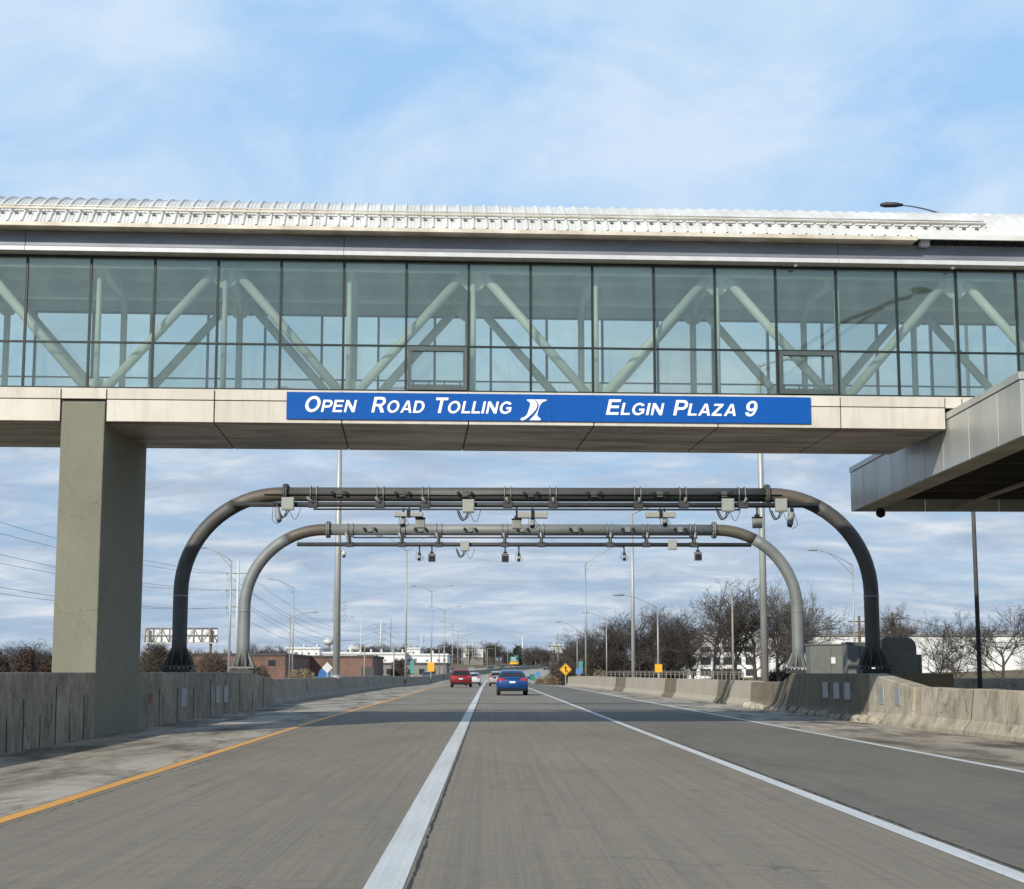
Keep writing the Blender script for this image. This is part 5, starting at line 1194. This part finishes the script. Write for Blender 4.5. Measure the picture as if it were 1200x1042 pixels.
RT_ = [ # px, ytop, Y, kind, rot, sx, label
 (676, 735, 210, 'a', .4, 1.0, 'dark bare tree just right of the merge sign, lowest of the row'),
 (690, 745, 200, 'e', 1.0, 1.2, 'low bare tree behind the tall pole with truss arm'),
 (699, 732, 205, 'c', 1.6, 1.1, 'bare tree between the two poles right of the merge sign'),
 (716, 726, 200, 'c', .9, 1.1, 'bare tree behind the shorter light pole with left arm'),
 (733, 716, 195, 'e', 2.0, 1.2, 'slender bare tree left of the thick tall light pole'),
 (750, 708, 190, 'a', 2.9, 1.0, 'tall bare tree right behind the thick tall light pole'),
 (764, 706, 192, 'b', 4.2, .9, 'rounded bare tree left of the thin light pole with left arm'),
 (781, 706, 188, 'c', 5.0, 1.1, 'rounded bare tree right of the thin light pole with left arm'),
 (797, 712, 190, 'a', 1.3, 1.1, 'bare tree above the right yellow sign'),
 (812, 720, 185, 'e', 3.3, 1.3, 'bare tree at the left corner of the white office block'),
 (836, 690, 135, 'b', 0.6, .95, 'spreading bare tree before the left half of the office block'),
 (862, 671, 130, 'a', 3.6, 1.15, 'tallest spreading bare tree left of the thickest light pole'),
 (884, 680, 128, 'c', 2.2, 1.2, 'bare tree with many stems behind the thickest light pole'),
 (912, 688, 132, 'e', 4.6, 1.3, 'bare tree right of the thickest light pole, under the gantry arch'),
 (938, 690, 126, 'b', 2.7, .7, 'bare tree partly behind the farther gantry leg'),
 (958, 668, 118, 'd', 3.5, .65, 'fine-twigged bare tree leaning left, right of the farther gantry leg'),
 (1048, 700, 110, 'e', .3, .8, 'small bare tree top behind the tallest cabinet'),
 (1093, 706, 100, 'd', 5.6, .9, 'wide low bare tree left of the dark pole at right'),
 (1128, 712, 96, 'd', 2.4, .9, 'wide low bare tree around the dark pole at right'),
 (1168, 702, 92, 'b', 5.0, 1.15, 'sprawling bare tree right of the dark pole'),
 (1205, 688, 90, 'd', .9, 1.0, 'sprawling bare tree cut by the right edge of the picture'),
]
for px, yt, Y, kd, ro, sx, lab in RT_: tree(kd, lab, bx(px, Y), Y, htop(yt, Y), ro, sx=sx)
LT_ = [(8, 750, 170, 'c', .5, 1.3, 'bare tree top at the left edge above the russet bushes'), (32, 746, 175, 'a', 2.0, 1.4, 'bare tree above the russet bushes left of the big column'), (56, 752, 165, 'e', 3.0, 1.6, 'bare tree touching the left side of the big column'),
 (190, 752, 290, 'a', 1.0, 1.6, 'bare tree behind the billboard'), (300, 752, 420, 'b', 1.7, 1.2, 'small bare tree left of the farther gantry leg, on the horizon'), (307, 755, 430, 'e', 0, 1.2, 'small dark tree on the horizon over the first brick building'), (327, 750, 420, 'c', .2, 1.2, 'round-topped bare tree on the horizon over the brick buildings')]
for px, yt, Y, kd, ro, sx, lab in LT_: tree(kd, lab, bx(px, Y), Y, htop(yt, Y), ro, 'bare trees on the left side', sx=sx)
FT_ = [(432, 752, 620, 'a'), (438, 754, 600, 'c'), (466, 753, 640, 'b'), (478, 755, 640, 'e'), (500, 756, 600, 'a'), (508, 755, 610, 'c'), (531, 752, 660, 'e'), (540, 750, 650, 'b'), (550, 755, 640, 'a'),
       (571, 748, 700, 'c'), (577, 750, 690, 'e'), (585, 757, 640, 'a'), (594, 759, 620, 'b'), (602, 757, 630, 'c'), (621, 757, 560, 'a'), (628, 754, 550, 'c'), (636, 755, 545, 'b'), (642, 758, 540, 'e'), (655, 760, 480, 'c'), (664, 752, 430, 'a')]
for i, (px, yt, Y, kd) in enumerate(FT_):
    tree(kd, 'small bare tree in the line along the horizon', bx(px, Y), Y, htop(yt, Y), i * 1.3, 'bare trees along the horizon', sx=1.7)
# bushes: clouds of small twig and leaf blades
def blades(mb, c, rx, ry, rz, n_, ln, w, rnd, upb=.6):
    for i in range(n_):
        a = rnd.uniform(0, 2 * math.pi); q = rnd.random() ** .5; z = rnd.random()
        k = math.sqrt(max(0, 1 - (z * .9) ** 2)) * (.75 + .35 * mnoise.noise(Vector((math.cos(a) * 1.5, math.sin(a) * 1.5, z * 2 + c[0]))))
        p_ = Vector((c[0] + rx * q * k * math.cos(a), c[1] + ry * q * k * math.sin(a), c[2] + rz * z * (.85 + .3 * mnoise.noise(Vector((c[0] + math.cos(a) * q * 2, math.sin(a) * 2, .5))))))
        d = Vector((rnd.uniform(-1, 1), rnd.uniform(-1, 1), rnd.uniform(-.2, 1) * upb + .2)).normalized() * ln * rnd.uniform(.5, 1.4)
        s_ = d.orthogonal().normalized() * w; s_.rotate(Matrix.Rotation(rnd.uniform(0, 6.28), 3, d))
        o = len(mb.v); mb.v += [p_ - s_, p_ + s_, p_ + d]; mb.f.append([o, o + 1, o + 2]); mb.sm.append(False)
def bush(label, px, ytop, Y, wpx, mat, seed, n_=1600, ln=.45, w=.045, z=None, name='bush', cat='bush', group=None):
    rnd = random.Random(seed); x = bx(px, Y); h = max(.3, P(600, ytop, Y).z - zc(Y)); r = wpx * Y / F / 2
    t = thing(name, label, cat, (x, Y, zc(Y)), group)
    mb = MB(); blades(mb, (x, Y, zc(Y) - .1), r, r * .8, h, n_, ln, w, rnd); mb.build('foliage', mat, t, recalc=False)
    mb = MB()
    for i in range(9):
        a = rnd.uniform(0, 6.28); q = rnd.uniform(.2, .8); mb.tube([(x, Y, zc(Y) - .1), (x + r * q * .4 * math.cos(a), Y + r * q * .4 * math.sin(a), zc(Y) + h * .4), (x + r * q * math.cos(a), Y + r * q * math.sin(a), zc(Y) + h * .85)], [.06, .04, .015], 4)
    mb.build('stems', MAT['bark'], t)
gl_ = 'russet bushes left of the big column'
bush('dark bush at the left edge of the picture', 2, 764, 150, 30, MAT['twig_brown'], 1, 2600, group=gl_)
bush('large rounded russet bush behind the left wall', 30, 757, 148, 42, MAT['leaf_red'], 2, 5000, .3, .05, group=gl_)
bush('russet bush tucked against the left side of the big column', 58, 766, 152, 34, MAT['leaf_red'], 3, 3400, .3, .05, group=gl_)
gl_ = 'brown thickets between the column and the farther gantry leg'
bush('brown thicket right beside the big column under the billboard', 182, 754, 200, 56, MAT['twig_brown'], 4, 2600, 1.3, .03, group=gl_)
bush('brown thicket under the billboard, behind the nearer gantry leg', 212, 762, 195, 56, MAT['twig_brown'], 5, 2400, 1.2, .03, group=gl_)
bush('brown thicket between the left gantry legs', 250, 766, 190, 60, MAT['twig_brown'], 6, 2600, 1.1, .03, group=gl_)
bush('low brown scrub at the foot of the farther gantry leg', 300, 780, 185, 50, MAT['twig_brown'], 7, 2400, .5, .045, group=gl_)
bush('low tan scrub before the set-back brick building', 352, 782, 190, 60, MAT['leaf_tan'], 8, 1500, .4, .035, group=gl_)
bush('dark evergreen shrub behind the white transmission pole', 441, 768, 300, 20, MAT['evergreen'], 9, 1500, .6, .12)
bush('grey thicket beside the narrow teal sign', 468, 772, 290, 26, MAT['twig_brown'], 10, 2400, .8, .07)
gl_ = 'brush under the trees right of the merge sign'
for i, (px, yt, Y, wpx, m_, n_, lab) in enumerate([(646, 792.5, 206, 24, 'leaf_tan', 1800, 'tan weeds left of the merge sign'), (632, 795, 225, 14, 'leaf_tan', 900, 'tan weeds beside the low blue sign'), (662, 770, 215, 30, 'twig_brown', 4000, 'brown brush right behind the merge sign'),
     (652, 778, 240, 22, 'twig_brown', 2600, 'brown brush left of the merge sign'), (690, 766, 200, 40, 'twig_brown', 2600, 'brown thicket at the foot of the pole with truss arm'), (722, 756, 205, 44, 'twig_brown', 3000, 'brown thicket left of the thick tall pole'),
     (755, 748, 200, 46, 'twig_brown', 3000, 'brown thicket right of the thick tall pole'), (790, 750, 198, 44, 'twig_brown', 3000, 'brown thicket left of the white office block'), (704, 784, 172, 36, 'leaf_tan', 2000, 'tan grass tufts above the far barrier'),
     (850, 783, 140, 60, 'twig_brown', 1200, 'low brush before the white office block'), (915, 784, 136, 60, 'twig_brown', 1000, 'low brush behind the farther right gantry leg')]):
    bush(lab, px, yt, Y, wpx, MAT[m_], 30 + i, n_, .75 if m_ != 'leaf_tan' else .35, .045 if m_ != 'leaf_tan' else .03, group=gl_)
bush('dark evergreen tree shape on the horizon right of the green overhead sign', 607, 757, 600, 14, MAT['evergreen'], 60, 1600, 1.2, .3)
# far woods: one mass
rnd = random.Random(5); mb = MB()
def wood_line(px0, px1, ya, yb_, Y, step, seed):
    r_ = random.Random(seed); px = px0
    while px < px1:
        yt = ya + (yb_ - ya) * (px - px0) / (px1 - px0) + r_.uniform(-2.5, 1.5) + 1.5 * math.sin(px * .13)
        h = P(600, yt, Y).z - zc(Y); x = bx(px, Y) + r_.uniform(-2, 2); yy = Y + r_.uniform(-15, 15); w = step * .9 * Y / F
        blades(mb, (x, yy, zc(Y) - .5), w, w, h, 260, max(1.2, h * .16), .05 * Y / 300, r_, 1.3)
        px += step
wood_line(-60, 80, 758, 757, 330, 9, 1); wood_line(170, 340, 762, 760, 560, 7, 2); wood_line(340, 440, 762, 760, 800, 6, 3); wood_line(430, 560, 757, 756, 700, 5, 4)
wood_line(556, 665, 765, 760, 720, 5, 5); wood_line(615, 668, 762, 760, 570, 5, 51); wood_line(660, 820, 752, 735, 330, 7, 6); wood_line(985, 1260, 732, 734, 330, 4, 7); wood_line(800, 985, 745, 737, 330, 8, 8)
tag(mb.build('far_woods', MAT['far_wood'], recalc=False), 'brown-grey leafless woods along the horizon behind the buildings', 'woods', kind='stuff')
# roadside fence beyond the right barrier
t = thing('chain_link_fence', 'low weathered fence along the trees behind the right barrier', 'fence', (14, 150, 0))
mb = MB()
for px in range(706, 872, 5):
    Y = 150 - (px - 706) * .2; x = bx(px, Y); mb.tube([(x, Y, 0), (x, Y, P(600, 787, Y).z)], .03, 4)
mb.build('posts', MAT['pole_tan'], t)['kind'] = 'stuff'
mb = MB()
for q in (786.8, 788.5, 790.5): mb.tube([P(px, q, 150 - (px - 706) * .2) for px in range(706, 872, 5)], .025, 4)
mb.build('rails', MAT['pole_tan'], t)

for o in bpy.data.objects:
    if '_base' in o: del o['_base']
